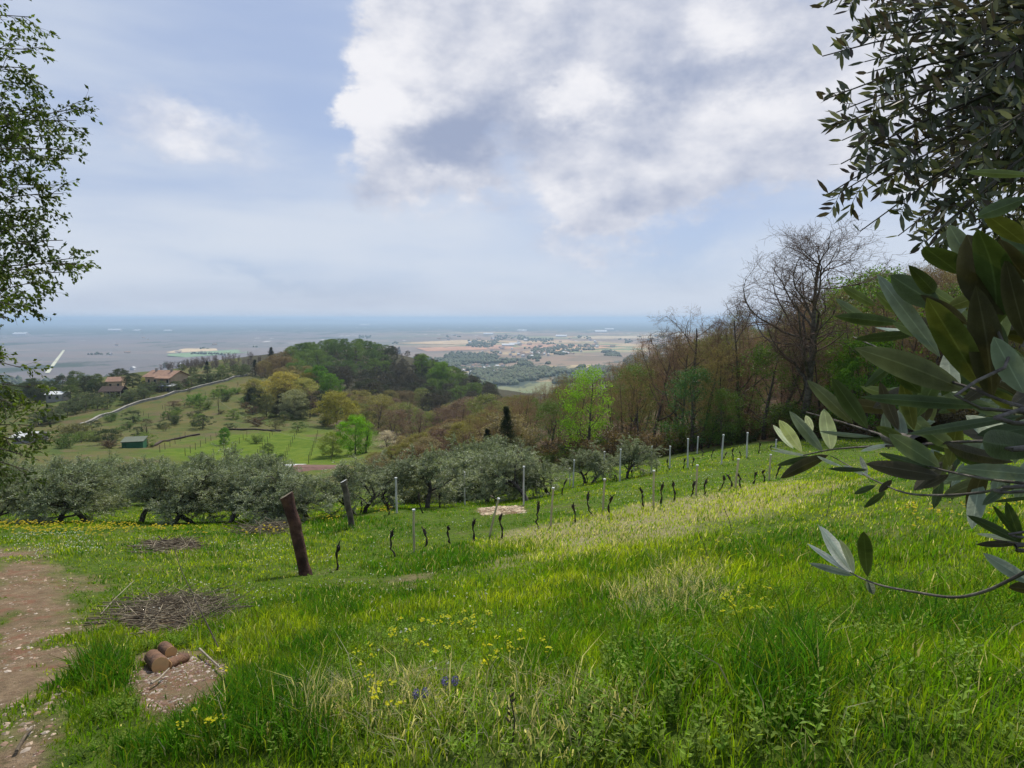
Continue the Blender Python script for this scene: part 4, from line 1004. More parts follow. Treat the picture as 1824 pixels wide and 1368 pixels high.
# woods of the plain, one mass
def far_woods():
    rng = np.random.default_rng(99); mb = MB()
    ico = np.array([[0,0,1],[.9,0,.35],[.28,.86,.35],[-.73,.53,.35],[-.73,-.53,.35],[.28,-.86,.35],[.8,.5,-.4],[-.3,.9,-.4],[-1,0,-.4],[-.3,-.9,-.4],[.8,-.5,-.4]])
    fc = np.array([(0,1,2),(0,2,3),(0,3,4),(0,4,5),(0,5,1),(1,6,2),(2,7,3),(3,8,4),(4,9,5),(5,10,1),(6,7,2),(7,8,3),(8,9,4),(9,10,5),(10,6,1)])
    C = []; 
    for (x0, x1, y0, y1, n, th) in [(700,1180,634,690,5200,.50),(100,460,618,632,700,.60),(-150,260,672,700,700,.45),(640,1200,598,634,2200,.60)]:
        px = rng.uniform(x0, x1, n * 2); py = rng.uniform(y0, y1, n * 2)
        keep = fbm(px * .022, py * .09, 77) > th; px, py = px[keep][:n], py[keep][:n]
        for a, b in zip(px, py):
            r = ray(a, b); d = (PLAIN - EYE) / r[2]; C.append((r[0] * d, d))
    C = np.array(C); Z = height(C[:, 0], C[:, 1]); n = len(C)
    s = rng.uniform(5, 10, n)[:, None, None] * (1 + 0.25 * np.clip(C[:, 1] / 2500 - 1, 0, 4))[:, None, None]
    V = ico[None] * s * rng.uniform(.75, 1.25, (n, len(ico), 3)) + np.column_stack([C, Z])[:, None] + np.array([0, 0, 3.0])
    f = fc[None] + (np.arange(n) * len(ico))[:, None, None]
    col = np.repeat(np.array([[.045,.065,.03]]) * rng.uniform(.6, 1.7, (n, 1)) + rng.uniform(0, .03, (n, 1)) * [1, .6, 0], len(ico), 0)
    mb.add(V.reshape(-1, 3), f.reshape(-1, 3), 0, col, smooth=True)
    mb.obj('woodland', mat('far woodland', attr='col', var=0.2, scale=.05), kind='stuff', label='scattered woods and tree belts down on the plain', cat='woodland')
far_woods()

# ------------------------------------------------------------------ vineyard: posts, stakes, vines
POSTM = mat('old post wood', (0.060, 0.028, 0.022), 0.85, 0.4, 5, (0.11, 0.055, 0.04), bump=1.0, bscale=30)
CUTM = mat('cut wood', (0.16, 0.13, 0.09), 0.9, 0.2, 12); ORCUT = mat('fresh cut wood', (0.62, 0.38, 0.17), 0.85, 0.25, 14, (0.5, 0.28, 0.12))
VINEM = mat('vine bark', (0.035, 0.027, 0.022), 0.95, 0.3, 20, (0.06, 0.048, 0.04), bump=.8)
def round_post(name, base_px, base_py, top_px, top_py, wpx, label, m, seed, capm, d=None, cat='post', nn=14, top_tilt=.35):
    g = hit(base_px, base_py, 3); d = g[1]; u = d / F
    top = P(top_px, top_py, d); top[1] += 0.05
    rng = np.random.default_rng(seed); K = 22; t = np.linspace(-0.12, 1, K)
    ax = top - g; pts = g + ax * t[:, None]; r = wpx * u / 2
    wob = np.stack([fbm(t * 2.2, t * 0 + 1, seed) - .5, fbm(t * 2.2, t * 0 + 5, seed) - .5, t * 0], 1) * r * 1.3 * np.sin(pi * np.clip(t, 0, 1))[:, None]
    pts = pts + wob
    T = nrm(np.gradient(pts, axis=0)); U = nrm(np.cross(T, [0, 1.0, 0])); W = np.cross(T, U)
    a = np.arange(nn) * 2 * pi / nn
    lump = 1 + 0.22 * (fbm(a[None] * 1.2 + 3, t[:, None] * 5, seed) - .5) + 0.05 * np.cos(a * 3)[None]
    rr = (r * (1.0 + 0.10 * (np.abs(t - .5) > .42)))[:, None] * lump
    V = pts[:, None] + rr[..., None] * (np.cos(a)[None, :, None] * U[:, None] + np.sin(a)[None, :, None] * W[:, None])
    V[-1, :, 2] += top_tilt * (V[-1, :, 0] - pts[-1, 0])          # sloping saw cut
    V = V - g; idx = np.arange(K * nn).reshape(K, nn)
    f = np.stack([idx[:-1], np.roll(idx[:-1], -1, 1), np.roll(idx[1:], -1, 1), idx[1:]], -1).reshape(-1, 4)
    root = empty(name, g, 0, label, cat)
    mb = MB(); mb.add(V.reshape(-1, 3), f); mb.obj('shaft', m, root)
    c = MB(); cen = V[-1].mean(0) + [0, 0, .004]; ring = V[-1] * 1.0 + [0, 0, .004]
    c.add(np.concatenate([ring, [cen]]), [(k, (k + 1) % nn, nn) for k in range(nn)], smooth=False); c.obj('cut_top', capm, root)
    return root
round_post('wooden_post', 545, 1025, 508, 884, 21, 'thick dark leaning wooden post standing in the grass at left centre', POSTM, 4, CUTM)
round_post('wooden_post', 627, 940, 611, 858, 11, 'thinner dark leaning post with a pale top behind the thick post', mat('grey post wood', (0.08,0.065,0.05), .9, .35, 5, (0.14,0.12,0.09), bump=.8, bscale=30), 9, PALEM, nn=10)
st_front = simple_stake('vine_stake', STAKEM, 1.0, 0.022, 6, PALEM); st_back = simple_stake('concrete_stake', CONCM, 1.0, 0.024, 6, PALEM)
FRONT = [(738,983,910),(872,955,888),(981,938,871),(1074,911,855),(1164,902,840),(1240,882,830),(1310,870,819),(1370,857,811)]
for i, (px, by, ty) in enumerate(FRONT):
    g = hit(px, by, 5); h = EYE + ray(px, ty)[2] * g[1] - g[2]
    place(st_front, g, 0, 1.1 * (1 + .012 * g[1]), h, f'tan wooden stake in the front vine row, {ORD[i]} from the thick post', 'stake', 'wooden stakes of the front vine row', ry=0.22 if i == 1 else random.uniform(-.03, .05))
BACK = [(707,914,853),(828,900,843),(933,900,833),(1015,865,835),(1021,868,821),(1074,856,806),(1104,858,802),(1129,834,813),(1160,841,796),(1193,834,796),(1225,833,783),(1242,808,779),(1285,828,776),(1330,815,772),(1382,797,783)]
for i, (px, by, ty) in enumerate(BACK):
    g = hit(px, by, 5); h = EYE + ray(px, ty)[2] * g[1] - g[2]
    place(st_back, g, 0, (1 + .02 * g[1]), h, f'pale grey stake of the back vine row, {ORD[i]} from the left', 'stake', 'pale grey stakes of the back vine rows', ry=random.uniform(-.03, .03))
def vine(seed):
    rng = np.random.default_rng(seed); K = 9; t = np.linspace(0, 1, K)
    p = np.stack([np.cumsum(rng.normal(0, .07, K)) * .3, np.cumsum(rng.normal(0, .07, K)) * .3, -0.12 + t * 1.12], 1); p[0, :2] = 0
    p[:, 0] += (rng.random() - .5) * .12 * t
    mb = MB(); r = 0.023 * (1 - .25 * t) * (1 + .35 * rng.normal(size=K)); r = np.clip(r, .014, .032); r[-2:] = (.042, .036)
    tubes(mb, p[None], r[None], 7, cap=True)
    for k in range(rng.integers(3, 6)):
        a = rng.uniform(0, 6.28); q = p[-1] + np.outer(np.linspace(0, 1, 4), [cos(a) * .08, sin(a) * .06, rng.uniform(-.05, .2)])
        tubes(mb, q[None], np.array([[.02, .015, .011, .006]]), 5)
    return mb.obj('vine', VINEM)
vines = [vine(300 + i) for i in range(7)]
V1 = [(598,967,1015),(705,948,992),(757,944,975),(802,933,968),(846,927,965),(893,915,960),(962,898,942),(1027,897,930),(1058,880,920),(1087,881,918),(1148,868,903),(1178,862,900),(1200,858,892),(1229,857,887),(1253,852,881),(1278,847,875),(1300,847,870),(1321,842,868),(1340,840,864),(1360,837,859),(1382,830,853)]
for i, (px, ty, by) in enumerate(V1):
    g = hit(px, by, 5); h = EYE + ray(px, ty)[2] * g[1] - g[2]
    place(vines[i % 7], g, random.uniform(0, 6.28), 1 * (.7 + .018 * g[1]), h * .93, f'gnarled leafless vine stem, {ORD[i]} from the thick post in the front row', 'vine', 'leafless vines of the front row')
V2 = [(692,891,917),(643,893,915),(755,878,914),(954,850,880),(978,852,882),(1003,854,882),(1092,845,856),(1116,832,851),(1122,836,853),(1142,832,845),(1169,825,840),(1195,818,838),(1216,816,836),(1233,815,831),(1252,802,812),(1305,798,820),(1320,803,815),(1350,788,808),(1268,800,815),(1290,806,818),(1372,792,802),(1100,846,858),(785,880,905),(905,868,888),(1045,842,860),(1060,846,862)]
for i, (px, ty, by) in enumerate(sorted(V2)):
    g = hit(px, by, 5); h = EYE + ray(px, ty)[2] * g[1] - g[2]
    place(vines[(i * 3 + 2) % 7], g, random.uniform(0, 6.28), 1 * (.6 + .018 * g[1]), h * .9, f'small dark vine stem of the back rows, {ORD[i]} from the left', 'vine', 'leafless vines of the back rows')

# ------------------------------------------------------------------ brush, logs, debris
STICKM = mat('dry sticks', (0.11, 0.085, 0.06), .95, .4, 9, (0.26, 0.22, 0.15))
def sticks(name, poly, n, L, r, hgt, seed, label, cat='brush pile', angle=(0.2, 0.5)):
    rng = np.random.default_rng(seed); P0 = gpoly(poly); a = np.array(P0); lo = a.min(0); hi = a.max(0); c = a.mean(0)
    pts = []
    while len(pts) < n:
        q = rng.uniform(lo, hi)
        if inpoly(np.array([q[0]]), np.array([q[1]]), P0)[0]: pts.append(q)
    q = np.array(pts); rel = np.linalg.norm((q - c) / ((hi - lo) / 2 + .01), axis=1)
    z = height(q[:, 0], q[:, 1]) + rng.uniform(0.01, 1, n) * hgt * np.clip(1.1 - rel, .05, 1)
    th = rng.normal(angle[0], angle[1], n) + (rng.random(n) < .25) * rng.uniform(0, 3, n)
    d = np.stack([np.cos(th), np.sin(th), rng.normal(0, .16, n)], 1)
    LL = rng.uniform(.35, 1, n) * L; st = np.column_stack([q, z]) - d * LL[:, None] * .5
    Pl, R = grow(st, d, LL, r * rng.uniform(.4, 1.3, n), r * .3, 5, rng, .07, 0)
    gz = height(Pl[..., 0].ravel(), Pl[..., 1].ravel()).reshape(Pl.shape[:2]) + .01
    Pl[..., 2] = np.maximum(Pl[..., 2], gz)
    o3 = np.array([c[0], c[1], ground(*c)])
    mb = MB(); tubes(mb, Pl - o3, R, 5); o = mb.obj(name, STICKM, label=label, cat=cat); o.location = o3
sticks('brush_pile', [(205,1105),(235,1070),(300,1058),(380,1062),(420,1085),(400,1115),(330,1120),(250,1125)], 420, .9, .0062, .13, 1, 'large heap of pruned grey-brown branches beside the dirt track')
sticks('brush_pile', [(425,948),(455,938),(515,936),(512,950),(460,955)], 150, 1.3, .010, .22, 2, 'low pile of cut branches in the grass behind the thick leaning post')
sticks('debris_heap', [(245,978),(275,964),(340,963),(362,972),(330,984),(270,988)], 170, .9, .014, .08, 3, 'dark flattened heap of old twigs and ash in the upper left grass', 'debris heap')
def log(a, b, r, label, seed):
    ga = hit(*a, 2); gb = hit(*b, 2); A = ga + [0, 0, r * .8]; B = gb + [0, 0, r * .8]
    rng = np.random.default_rng(seed); K = 6; t = np.linspace(0, 1, K)[:, None]; p = A * (1 - t) + B * t; p[1:-1] += rng.normal(0, r * .06, (4, 3))
    root = empty('cut_log', A, 0, label, 'log'); mb = MB(); tubes(mb, (p - A)[None], np.array([r * rng.uniform(.94, 1.06, K)]), 14); mb.obj('bark', mat('log bark', (0.20,0.11,0.065), .9, .3, 14, (0.12,0.07,0.05), bump=.9), root)
    dv = nrm(B - A)
    for e, s in ((A, -1), (B, 1)):
        c = MB(); q = e - A; tubes(c, np.stack([q + dv * s * .001, q + dv * s * .006])[None], np.full((1, 2), r * .97), 14, cap=True); c.obj('cut_end', ORCUT, root)
log((286,1196), (272,1180), .055, 'short log with a round orange cut face towards the viewer', 1)
log((298,1192), (330,1178), .035, 'reddish-brown log lying to the right of the round cut face', 2)
log((305,1170), (292,1160), .045, 'orange-brown block of wood at the back of the log group', 3)
def one_stick(pts, r, label, m=None, name='stick', lift=.02, cat='stick'):
    q = np.array([hit(a, b, 2) + [0, 0, lift + l] for a, b, l in pts]); mb = MB(); tubes(mb, (q - q[0])[None], np.array([np.linspace(r, r * .6, len(q))]), 7, cap=True)
    o = mb.obj(name, m or mat('bleached stick', (0.30,0.26,0.20), .9, .35, 12), label=label, cat=cat); o.location = q[0]
one_stick([(356,1166,.03),(372,1180,.02),(398,1202,.01)], .008, 'bleached stick at the right edge of the bare wood-chip patch')
one_stick([(180,1097,0),(205,1078,.06),(240,1052,.12)], .006, 'long thin bleached stem leaning beside the dirt track')
one_stick([(270,1228,.02),(285,1218,.02),(302,1203,.03)], .008, 'short pale grey stick below the logs')
one_stick([(30,1345,.0),(45,1325,.02),(60,1300,.0)], .009, 'old root piece lying on the dirt track', STICKM)
one_stick([(395,1170,.0),(325,1050,.25),(315,1036,.45)], .006, 'dark bare twig sticking up out of the branch heap', VINEM)
DEADM = mat('dead stem', (0.07,0.055,0.035), .9, .2, 10)
for (bx, by, tx, ty, lb) in [(1303,942,1290,906,'dark dead weed stem in the pale dry grass band'),(1260,990,1243,946,'dark dead weed stem left of the dry grass band'),(410,1268,398,1205,'thin curved weed stem right of the wood-chip patch'),(912,1330,908,1236,'tall thin dark stem near the lower middle'),(1472,920,1483,862,'tall pale grass stalk with a seed head near the olive branch')]:
    g = hit(bx, by, 1.5); t = P(tx, ty, g[1]); mid = (g + t) / 2 + [.015, 0, 0]
    mb = MB(); tubes(mb, (np.array([g, mid, t]) - g)[None], np.array([[.004,.003,.0022]]) * max(1, g[1] / 6), 5)
    for k in range(5):
        q = g + (t - g) * (.45 + .12 * k); leaves(mb, np.array([q - g]), np.array([[random.uniform(-1,1), random.uniform(-.5,.5), .8]]), .035, .012, 0)
    o = mb.obj('weed_stem', DEADM if 'pale' not in lb[:10] else STICKM, label=lb, cat='weed'); o.location = g
# stones on the track, chips round the logs
def pebbles(name, polys, n, s0, s1, seed, colors, label, cat):
    rng = np.random.default_rng(seed); C = []
    for poly, k in polys:
        a = np.array(poly); lo = np.maximum(a.min(0), [-16, .5]); hi = a.max(0); q = []
        while len(q) < int(n * k):
            p = np.stack([rng.uniform(lo[0], hi[0], 4000), rng.uniform(lo[1], hi[1], 4000)], 1)
            p = p[inpoly(p[:, 0], p[:, 1], poly)]; w = np.clip(3.5 / np.hypot(p[:, 0], p[:, 1]), 0, 1) ** 1.0
            p = p[(rng.random(len(p)) < w) & (fbm(p[:, 0] * 2, p[:, 1] * 2, 55) > rng.uniform(.3, .62, len(p)))]; q += list(p)
        C += q[:int(n * k)]
    C = np.array(C); m = len(C); z = height(C[:, 0], C[:, 1])
    cube = np.array([[1,0,0],[-1,0,0],[0,1,0],[0,-1,0],[0,0,1],[0,0,-1],[.6,.6,.5],[-.6,.6,.5],[.6,-.6,.5],[-.6,-.6,.5]])
    f = np.array([(6,0,2),(6,2,4),(6,4,0),(7,2,1),(7,1,4),(7,4,2),(8,3,0),(8,0,4),(8,4,3),(9,1,3),(9,3,4),(9,4,1),(0,3,5),(3,1,5),(1,2,5),(2,0,5)])
    s = s0 + (s1 - s0) * rng.random(m) ** 4; V = cube[None] * rng.uniform(.6, 1.3, (m, 10, 3)) * s[:, None, None] * [1, 1, .5]
    a = rng.uniform(0, 6.28, m); ca, sa = np.cos(a)[:, None], np.sin(a)[:, None]
    V = np.stack([V[..., 0] * ca * 1.3 - V[..., 1] * sa, V[..., 0] * sa * 1.3 + V[..., 1] * ca, V[..., 2]], -1) + np.column_stack([C, z])[:, None]
    col = np.array(colors)[rng.integers(0, len(colors), m)] * rng.uniform(.7, 1.2, (m, 1))
    mb = MB(); mb.add(V.reshape(-1, 3), (f[None] + np.arange(m)[:, None, None] * 10).reshape(-1, 3), 0, np.repeat(col, 10, 0), smooth=False)
    mb.obj(name, mat('stones', attr='col', var=.15, scale=40), kind='stuff', label=label, cat=cat)
pebbles('gravel', [(PATH, 1.0)], 8000, .003, .022, 8, [(.33,.22,.15),(.38,.29,.21),(.22,.13,.09),(.42,.35,.28)], 'loose stones on the dirt track', 'gravel')
pebbles('wood_chips', [(BARE[0][0], .85), (BARE[1][0], .15)], 2400, .003, .014, 9, [(.22,.13,.10),(.32,.23,.18),(.14,.08,.06),(.42,.36,.3)], 'wood chips and crumbs on the bare soil by the logs', 'wood chips')
pebbles('wood_chips', [(BARE[3][0], 1)], 700, .02, .07, 10, [(.55,.45,.30),(.45,.34,.22)], 'pale heap of straw and chips between the vine rows', 'wood chips')

# ------------------------------------------------------------------ grass
GRASSM = mat('grass blades', attr='col', var=0.0, rough=0.55, transl=0.5, spec=0.1)
def zonal(x, y):
    dry = pmask(x, y, DRY, 1.8)
    pat = fbm(x * .45, y * .45, 61); pat2 = fbm(x * 1.5, y * 1.5, 63); pat3 = fbm(x * .16, y * .16, 67)
    return dry, pat, pat2, pat3
STRAW = [(gpoly([(560,1235),(760,1190),(1000,1215),(1150,1290),(1060,1368),(700,1368),(560,1300)]), .4), (gpoly([(1100,1050),(1210,1000),(1300,1040),(1250,1110),(1130,1110)]), .6)]
LUSH = [(gpoly([(860,1180),(1000,1150),(1060,1200),(930,1230)]), .3), (gpoly([(1290,1180),(1450,1150),(1480,1290),(1330,1320)]), .25), (gpoly([(130,1180),(200,1150),(225,1190),(205,1240),(160,1245)]), .15),
        (gpoly([(200,1330),(560,1240),(620,1368),(200,1368)]), .2), (gpoly([(560,925),(700,925),(740,945),(560,950)]), .5), (gpoly([(640,1005),(820,965),(960,965),(940,985),(700,1030)]), .4)]
def build_grass():
    rng = np.random.default_rng(101); N = 620000
    az = rng.uniform(-1.0, 0.98, N); l = rng.uniform(math.log(1.0), math.log(44), N); rho = np.exp(l)
    dens = N / (1.98 * math.log(44) * rho ** 2); keep = rng.random(N) < np.minimum(1, 5200 / dens)
    az, rho = az[keep], rho[keep]; x, y = rho * np.sin(az), rho * np.cos(az)
    soil = soilmask(x, y); lit = pmask(x, y, LEAFBED, 2.0)
    dry, pat, pat2, pat3 = zonal(x, y); n = len(x)
    straw = np.zeros(n); lush = np.zeros(n)
    for p_, s_ in STRAW: straw = np.maximum(straw, pmask(x, y, p_, s_))
    for p_, s_ in LUSH: lush = np.maximum(lush, pmask(x, y, p_, s_))
    k = (soil < rng.random(n) * 0.97) & (lit < .5) & (rng.random(n) < .55 + .9 * (pat2 - .3) + lush * .4)
    x, y, rho, dry, pat, pat2, pat3, straw, lush, soil = [q[k] for q in (x, y, rho, dry, pat, pat2, pat3, straw, lush, soil)]
    n = len(x); az = np.arctan2(x, y)
    z = height(x, y) - .01
    right = sstep(az, -.25, .45) * (1 - sstep(rho, 6, 14))
    h = 0.04 + 0.055 * sstep(pat, .3, .7) + 0.045 * sstep(pat2, .4, .75) + .06 * right + .09 * lush * (0.4 + pat2) + .05 * straw + .03 * dry
    h *= rng.uniform(.45, 1.35, n) * (1 - .6 * np.clip(soil * 2, 0, 1)) * (1 + .012 * rho)
    h *= np.where(rho < 2.2, .8, 1) * (1 - .35 * sstep(rho, 5, 10) * (1 - right))
    tall = rng.random(n) < .012 * (1 + 3 * right); h = np.where(tall, h * 1.9, h)
    w = (0.0024 + 0.00105 * rho) * rng.uniform(.6, 1.4, n) * (1 + .5 * right * (rng.random(n) < .25))
    # clumping: blades of one tuft lean outwards from its centre
    cx, cy = np.floor(x / .17), np.floor(y / .17); hx = np.sin(cx * 12.9 + cy * 78.2) * 43758.5; hx -= np.floor(hx); hy = np.sin(cx * 39.3 + cy * 11.1) * 24634.6; hy -= np.floor(hy)
    ox = x - (cx + .2 + .6 * hx) * .17; oy = y - (cy + .2 + .6 * hy) * .17
    ln = np.stack([ox * 3.2 + rng.normal(0, .42, n) + .10, oy * 3.2 + rng.normal(0, .42, n) - .12], 1)
    flat = ((straw > .5) | tall) & (rng.random(n) < .7); ln[flat] *= 3.0
    lm = np.linalg.norm(ln, axis=1, keepdims=True); ln = ln / np.maximum(lm, 1e-6) * np.minimum(lm, 1.6)
    up = np.stack([ln[:, 0] * .35, ln[:, 1] * .35, np.ones(n)], 1); up = nrm(up); tipd = nrm(np.stack([ln[:, 0] * 1.25, ln[:, 1] * 1.25, np.full(n, .75)], 1))
    a = rng.uniform(0, pi, n); sd = np.stack([np.cos(a), np.sin(a), 0 * a], 1)
    view = nrm(np.stack([y, -x, 0 * x], 1)); sd = nrm(sd + view * .6)
    p0 = np.stack([x, y, z], 1); p1 = p0 + up * (h * .55)[:, None]; p2 = p1 + tipd * (h * .55)[:, None]
    W = (w / 2)[:, None]
    V = np.stack([p0 - sd * W, p0 + sd * W, p1 + sd * W * .8, p1 - sd * W * .8, p2], 1)
    # blade colours
    A = np.array([.135, .25, .006]); B = np.array([.33, .40, .02]); C = np.array([.050, .145, .010]); S = np.array([.50, .46, .30]); O = np.array([.15, .19, .018])
    tuft = fbm(x * 5.5, y * 5.5, 91, 2); t = np.clip(sstep(pat3 * .4 + pat * .6, .42, .57) * .9 - .06 + (tuft - .5) * 2.4 + .08 + rng.normal(0, .15, n), 0, 1)[:, None]
    col = A * (1 - t) + B * t
    dk = np.clip(sstep(pat2, .52, .66) * .6 + .45 * sstep(fbm(x * .8, y * .8, 97), .5, .62) + (hx > .8) * .4 + lush * .75 + rng.normal(0, .15, n), 0, 1)[:, None]; col = col * (1 - dk) + C * dk
    ol = (rng.random(n) < .18)[:, None]; col = np.where(ol, O, col)
    ps = .035 + .34 * dry * sstep(pat2, .3, .6) + .42 * straw + .10 * sstep(pat3, .5, .7); st = (rng.random(n) < ps)[:, None]; col = np.where(st, S * rng.uniform(.6, 1.15, (n, 1)), col)
    shy = ((dry > .3) & (rng.random(n) < .5))[:, None]; col = np.where(shy & ~st, col * .4 + B * .7, col)
    col = np.clip(col * rng.uniform(.7, 1.3, (n, 1)), 0, .75)
    i = np.arange(n)[:, None] * 5; mb = MB()
    mb.add(V.reshape(-1, 3), i + [0, 1, 2, 3], 0, np.repeat(col, 5, 0)); f3 = MB()
    mb.f.append(((i + [3, 2, 4]), 0, True))
    mb.obj('grass', GRASSM, kind='stuff', label='meadow grass with dry straw among it', cat='grass')
    print('grass blades', n)
build_grass()
def build_weeds():
    """broad-leaved herbs: a stem with leaf pairs"""
    rng = np.random.default_rng(202); mb = MB()
    zones = [(gpoly([(1150,1080),(1824,1020),(1900,1368),(1000,1368)]), 1100, 1.2), (gpoly([(150,1185),(330,1140),(330,1240),(180,1300)]), 150, .7), (gpoly([(330,1060),(450,1070),(430,1170),(330,1160)]), 110, .75),
             (gpoly([(150,1330),(500,1260),(620,1368),(150,1368)]), 140, .7), (gpoly([(560,1120),(1150,1080),(1150,1368),(560,1368)]), 620, .75), (gpoly([(0,985),(540,950),(700,1150),(200,1150)]), 500, .7)]
    C = []; S = []
    for poly, n, s in zones:
        a = np.array(poly); lo, hi = a.min(0), a.max(0); q = []
        while len(q) < n:
            p = np.stack([rng.uniform(lo[0], hi[0], 900), rng.uniform(lo[1], hi[1], 900)], 1); p = p[inpoly(p[:, 0], p[:, 1], poly)]
            p = p[(soilmask(p[:, 0], p[:, 1]) < .3) & (fbm(p[:, 0] * 1.7, p[:, 1] * 1.7, 71) > .45)]; q += list(p)
        C += q[:n]; S += [s] * n
    C = np.array(C); S = np.array(S); z = height(C[:, 0], C[:, 1]); n = len(C)
    H = rng.uniform(.06, .17, n) * S
    Pl, R = grow(np.column_stack([C, z - .01]), rng.normal(size=(n, 3)) * [.25, .25, 0] + [0, 0, 1], H, .0018, .001, 4, rng, .1, .05)
    gcol = np.array([[.16,.26,.04]]) * rng.uniform(.6, 1.5, (n, 1)) + rng.uniform(0, .07, (n, 1)) * [1, .8, .15]
    tubes(mb, Pl, R, 3, 0, np.repeat(gcol * .8, 12, 0))
    m = 13; b = np.repeat(np.arange(n), m); t = np.tile(np.linspace(.12, 1, m), n); p, d, _ = interp(Pl, R, b, t)
    a = np.tile(np.arange(m) * 2.4, n) + rng.uniform(0, 6.28, n)[b]; dv = np.stack([np.cos(a), np.sin(a), rng.uniform(.0, .9, n * m)], 1)
    L = rng.uniform(.018, .042, n * m) * np.sqrt(S[b]) * (1.2 - .45 * t)
    nm = nrm(np.stack([-dv[:, 1], dv[:, 0], 0 * a], 1)); nm = nrm(np.cross(dv, nm)) + rng.normal(0, .2, (n * m, 3))
    leaves(mb, p, dv, L, L * rng.uniform(.3, .55, n)[b], 0, rng, .15, gcol[b] * rng.uniform(.8, 1.25, (n * m, 1)), nrm(nm))
    mb.obj('weeds', GRASSM, kind='stuff', label='broad-leaved herbs growing among the grass', cat='weeds')
build_weeds()
def build_flowers():
    rng = np.random.default_rng(303)
    def scatter(zones, size, col, stem, name, label, head='disc'):
        mb = MB(); C = []
        for pts, n in zones:
            poly = gpoly(pts); a = np.array(poly); lo, hi = a.min(0), a.max(0); q = []; guard = 0
            while len(q) < n and guard < 400:
                guard += 1
                p = np.stack([rng.uniform(lo[0], hi[0], 600), rng.uniform(lo[1], hi[1], 600)], 1); p = p[inpoly(p[:, 0], p[:, 1], poly)]
                p = p[fbm(p[:, 0] * 1.3, p[:, 1] * 1.3, 81) > rng.uniform(.35, .7, len(p))]; q += list(p)
            C += q[:n]
        C = np.array(C); n = len(C); z = height(C[:, 0], C[:, 1]); d = C[:, 1]
        hs = rng.uniform(.6, 1.25, n) * stem
        tp = np.column_stack([C[:, 0] + rng.normal(0, .02, n), C[:, 1] + rng.normal(0, .02, n), z + hs])
        Pl = np.stack([np.column_stack([C, z]), (np.column_stack([C, z]) + tp) / 2 + rng.normal(0, .006, (n, 3)), tp], 1)
        tubes(mb, Pl, np.full((n, 3), .0012), 3, 0, np.tile([[.12,.2,.04]], (n * 9, 1)))
        k = 7 if head == 'umbel' else 1
        pos = np.repeat(tp, k, 0); pos = pos + (rng.normal(0, .012, pos.shape) * [1, 1, .35] if k > 1 else 0)
        s = size * (1 + .03 * np.repeat(d, k)) * rng.uniform(.7, 1.2, n * k); m = 6; a = np.arange(m) * 2 * pi / m
        nn_ = nrm(rng.normal(0, .35, (n * k, 3)) + [0, -.25, 1]); u = nrm(np.cross(nn_, [1.0, .1, 0])); v = np.cross(nn_, u)
        ring = pos[:, None] + s[:, None, None] * (np.cos(a)[None, :, None] * u[:, None] + np.sin(a)[None, :, None] * v[:, None]) * np.tile([1, .78], 3)[None, :, None]
        cen = pos - nn_ * s[:, None] * .3; V = np.concatenate([ring, cen[:, None]], 1)
        f = np.array([(j, (j + 1) % m, m) for j in range(m)])
        mb.add(V.reshape(-1, 3), (f[None] + np.arange(n * k)[:, None, None] * 7).reshape(-1, 3), 0, np.repeat(np.array(col)[rng.integers(0, len(col), n * k)], 7, 0), smooth=False)
        mb.obj(name, GRASSM, kind='stuff', label=label, cat='flowers')
    scatter([([(0,935),(120,938),(300,945),(300,955),(100,965),(0,955)], 330), ([(300,945),(520,942),(500,958),(320,958)], 50), ([(560,925),(700,905),(700,925),(580,935)], 60),
             ([(1600,905),(1824,880),(1824,960),(1600,960)], 50)], .011, [(.66,.52,.05),(.55,.50,.08)], .17, 'yellow_flowers', 'band of small yellow flowers along the upper left edge of the meadow', 'umbel')
    scatter([([(620,1200),(700,1150),(880,1125),(880,1170),(720,1230),(640,1240)], 34), ([(860,1190),(960,1180),(990,1230),(880,1240)], 12), ([(1265,1085),(1380,1080),(1400,1130),(1280,1130)], 26), ([(600,1250),(760,1270),(720,1330),(600,1320)], 8),
             ([(1100,1000),(1500,930),(1500,1010),(1150,1060)], 36), ([(350,1200),(420,1210),(400,1368),(300,1368)], 8)], .0072, [(.68,.62,.03),(.62,.64,.06)], .17, 'yellow_flowers', 'clusters of yellow umbel flowers in the near grass', 'umbel')
    scatter([([(560,950),(900,905),(1350,830),(1450,850),(1200,930),(900,1000),(600,1060)], 520), ([(1080,860),(1330,790),(1400,800),(1200,880)], 170), ([(0,960),(130,940),(200,985),(60,1000)], 320), ([(200,960),(600,960),(600,1100),(250,1100)], 260), ([(600,1060),(1100,1000),(1100,1200),(600,1200)], 80)],
            .010, [(.75,.75,.72)], .06, 'daisies', 'small white daisies dotted through the short grass')
build_flowers()
def hyacinth(px, by, ty, label):
    g = hit(px, by, 1.5); g[2] += .02; h = max(EYE + ray(px, ty)[2] * g[1] - g[2], .09)
    root = empty('grape_hyacinth', g, 0, label, 'flower'); s = MB(); tubes(s, np.array([[[0,0,-.03],[.003,0,h*.4],[0,0,h*.98]]]), np.array([[.0022,.002,.0015]]), 5); s.obj('stem', mat('flower stem', (.07,.13,.03), .7, 0), root)
    f = MB(); rng = np.random.default_rng(int(px)); n = 60; t = rng.uniform(0, 1, n); a = rng.uniform(0, 6.28, n); r = .011 * np.sin(pi * (t * .85 + .1))
    p = np.stack([np.cos(a) * r, np.sin(a) * r, h * (.55 + .45 * t)], 1); leaves(f, p, np.stack([np.cos(a), np.sin(a), 0 * a - .4], 1), .009, .009, 0, rng, .4); f.obj('flower_spike', mat('violet petals', (.17,.15,.30), .6, .2, 60), root)
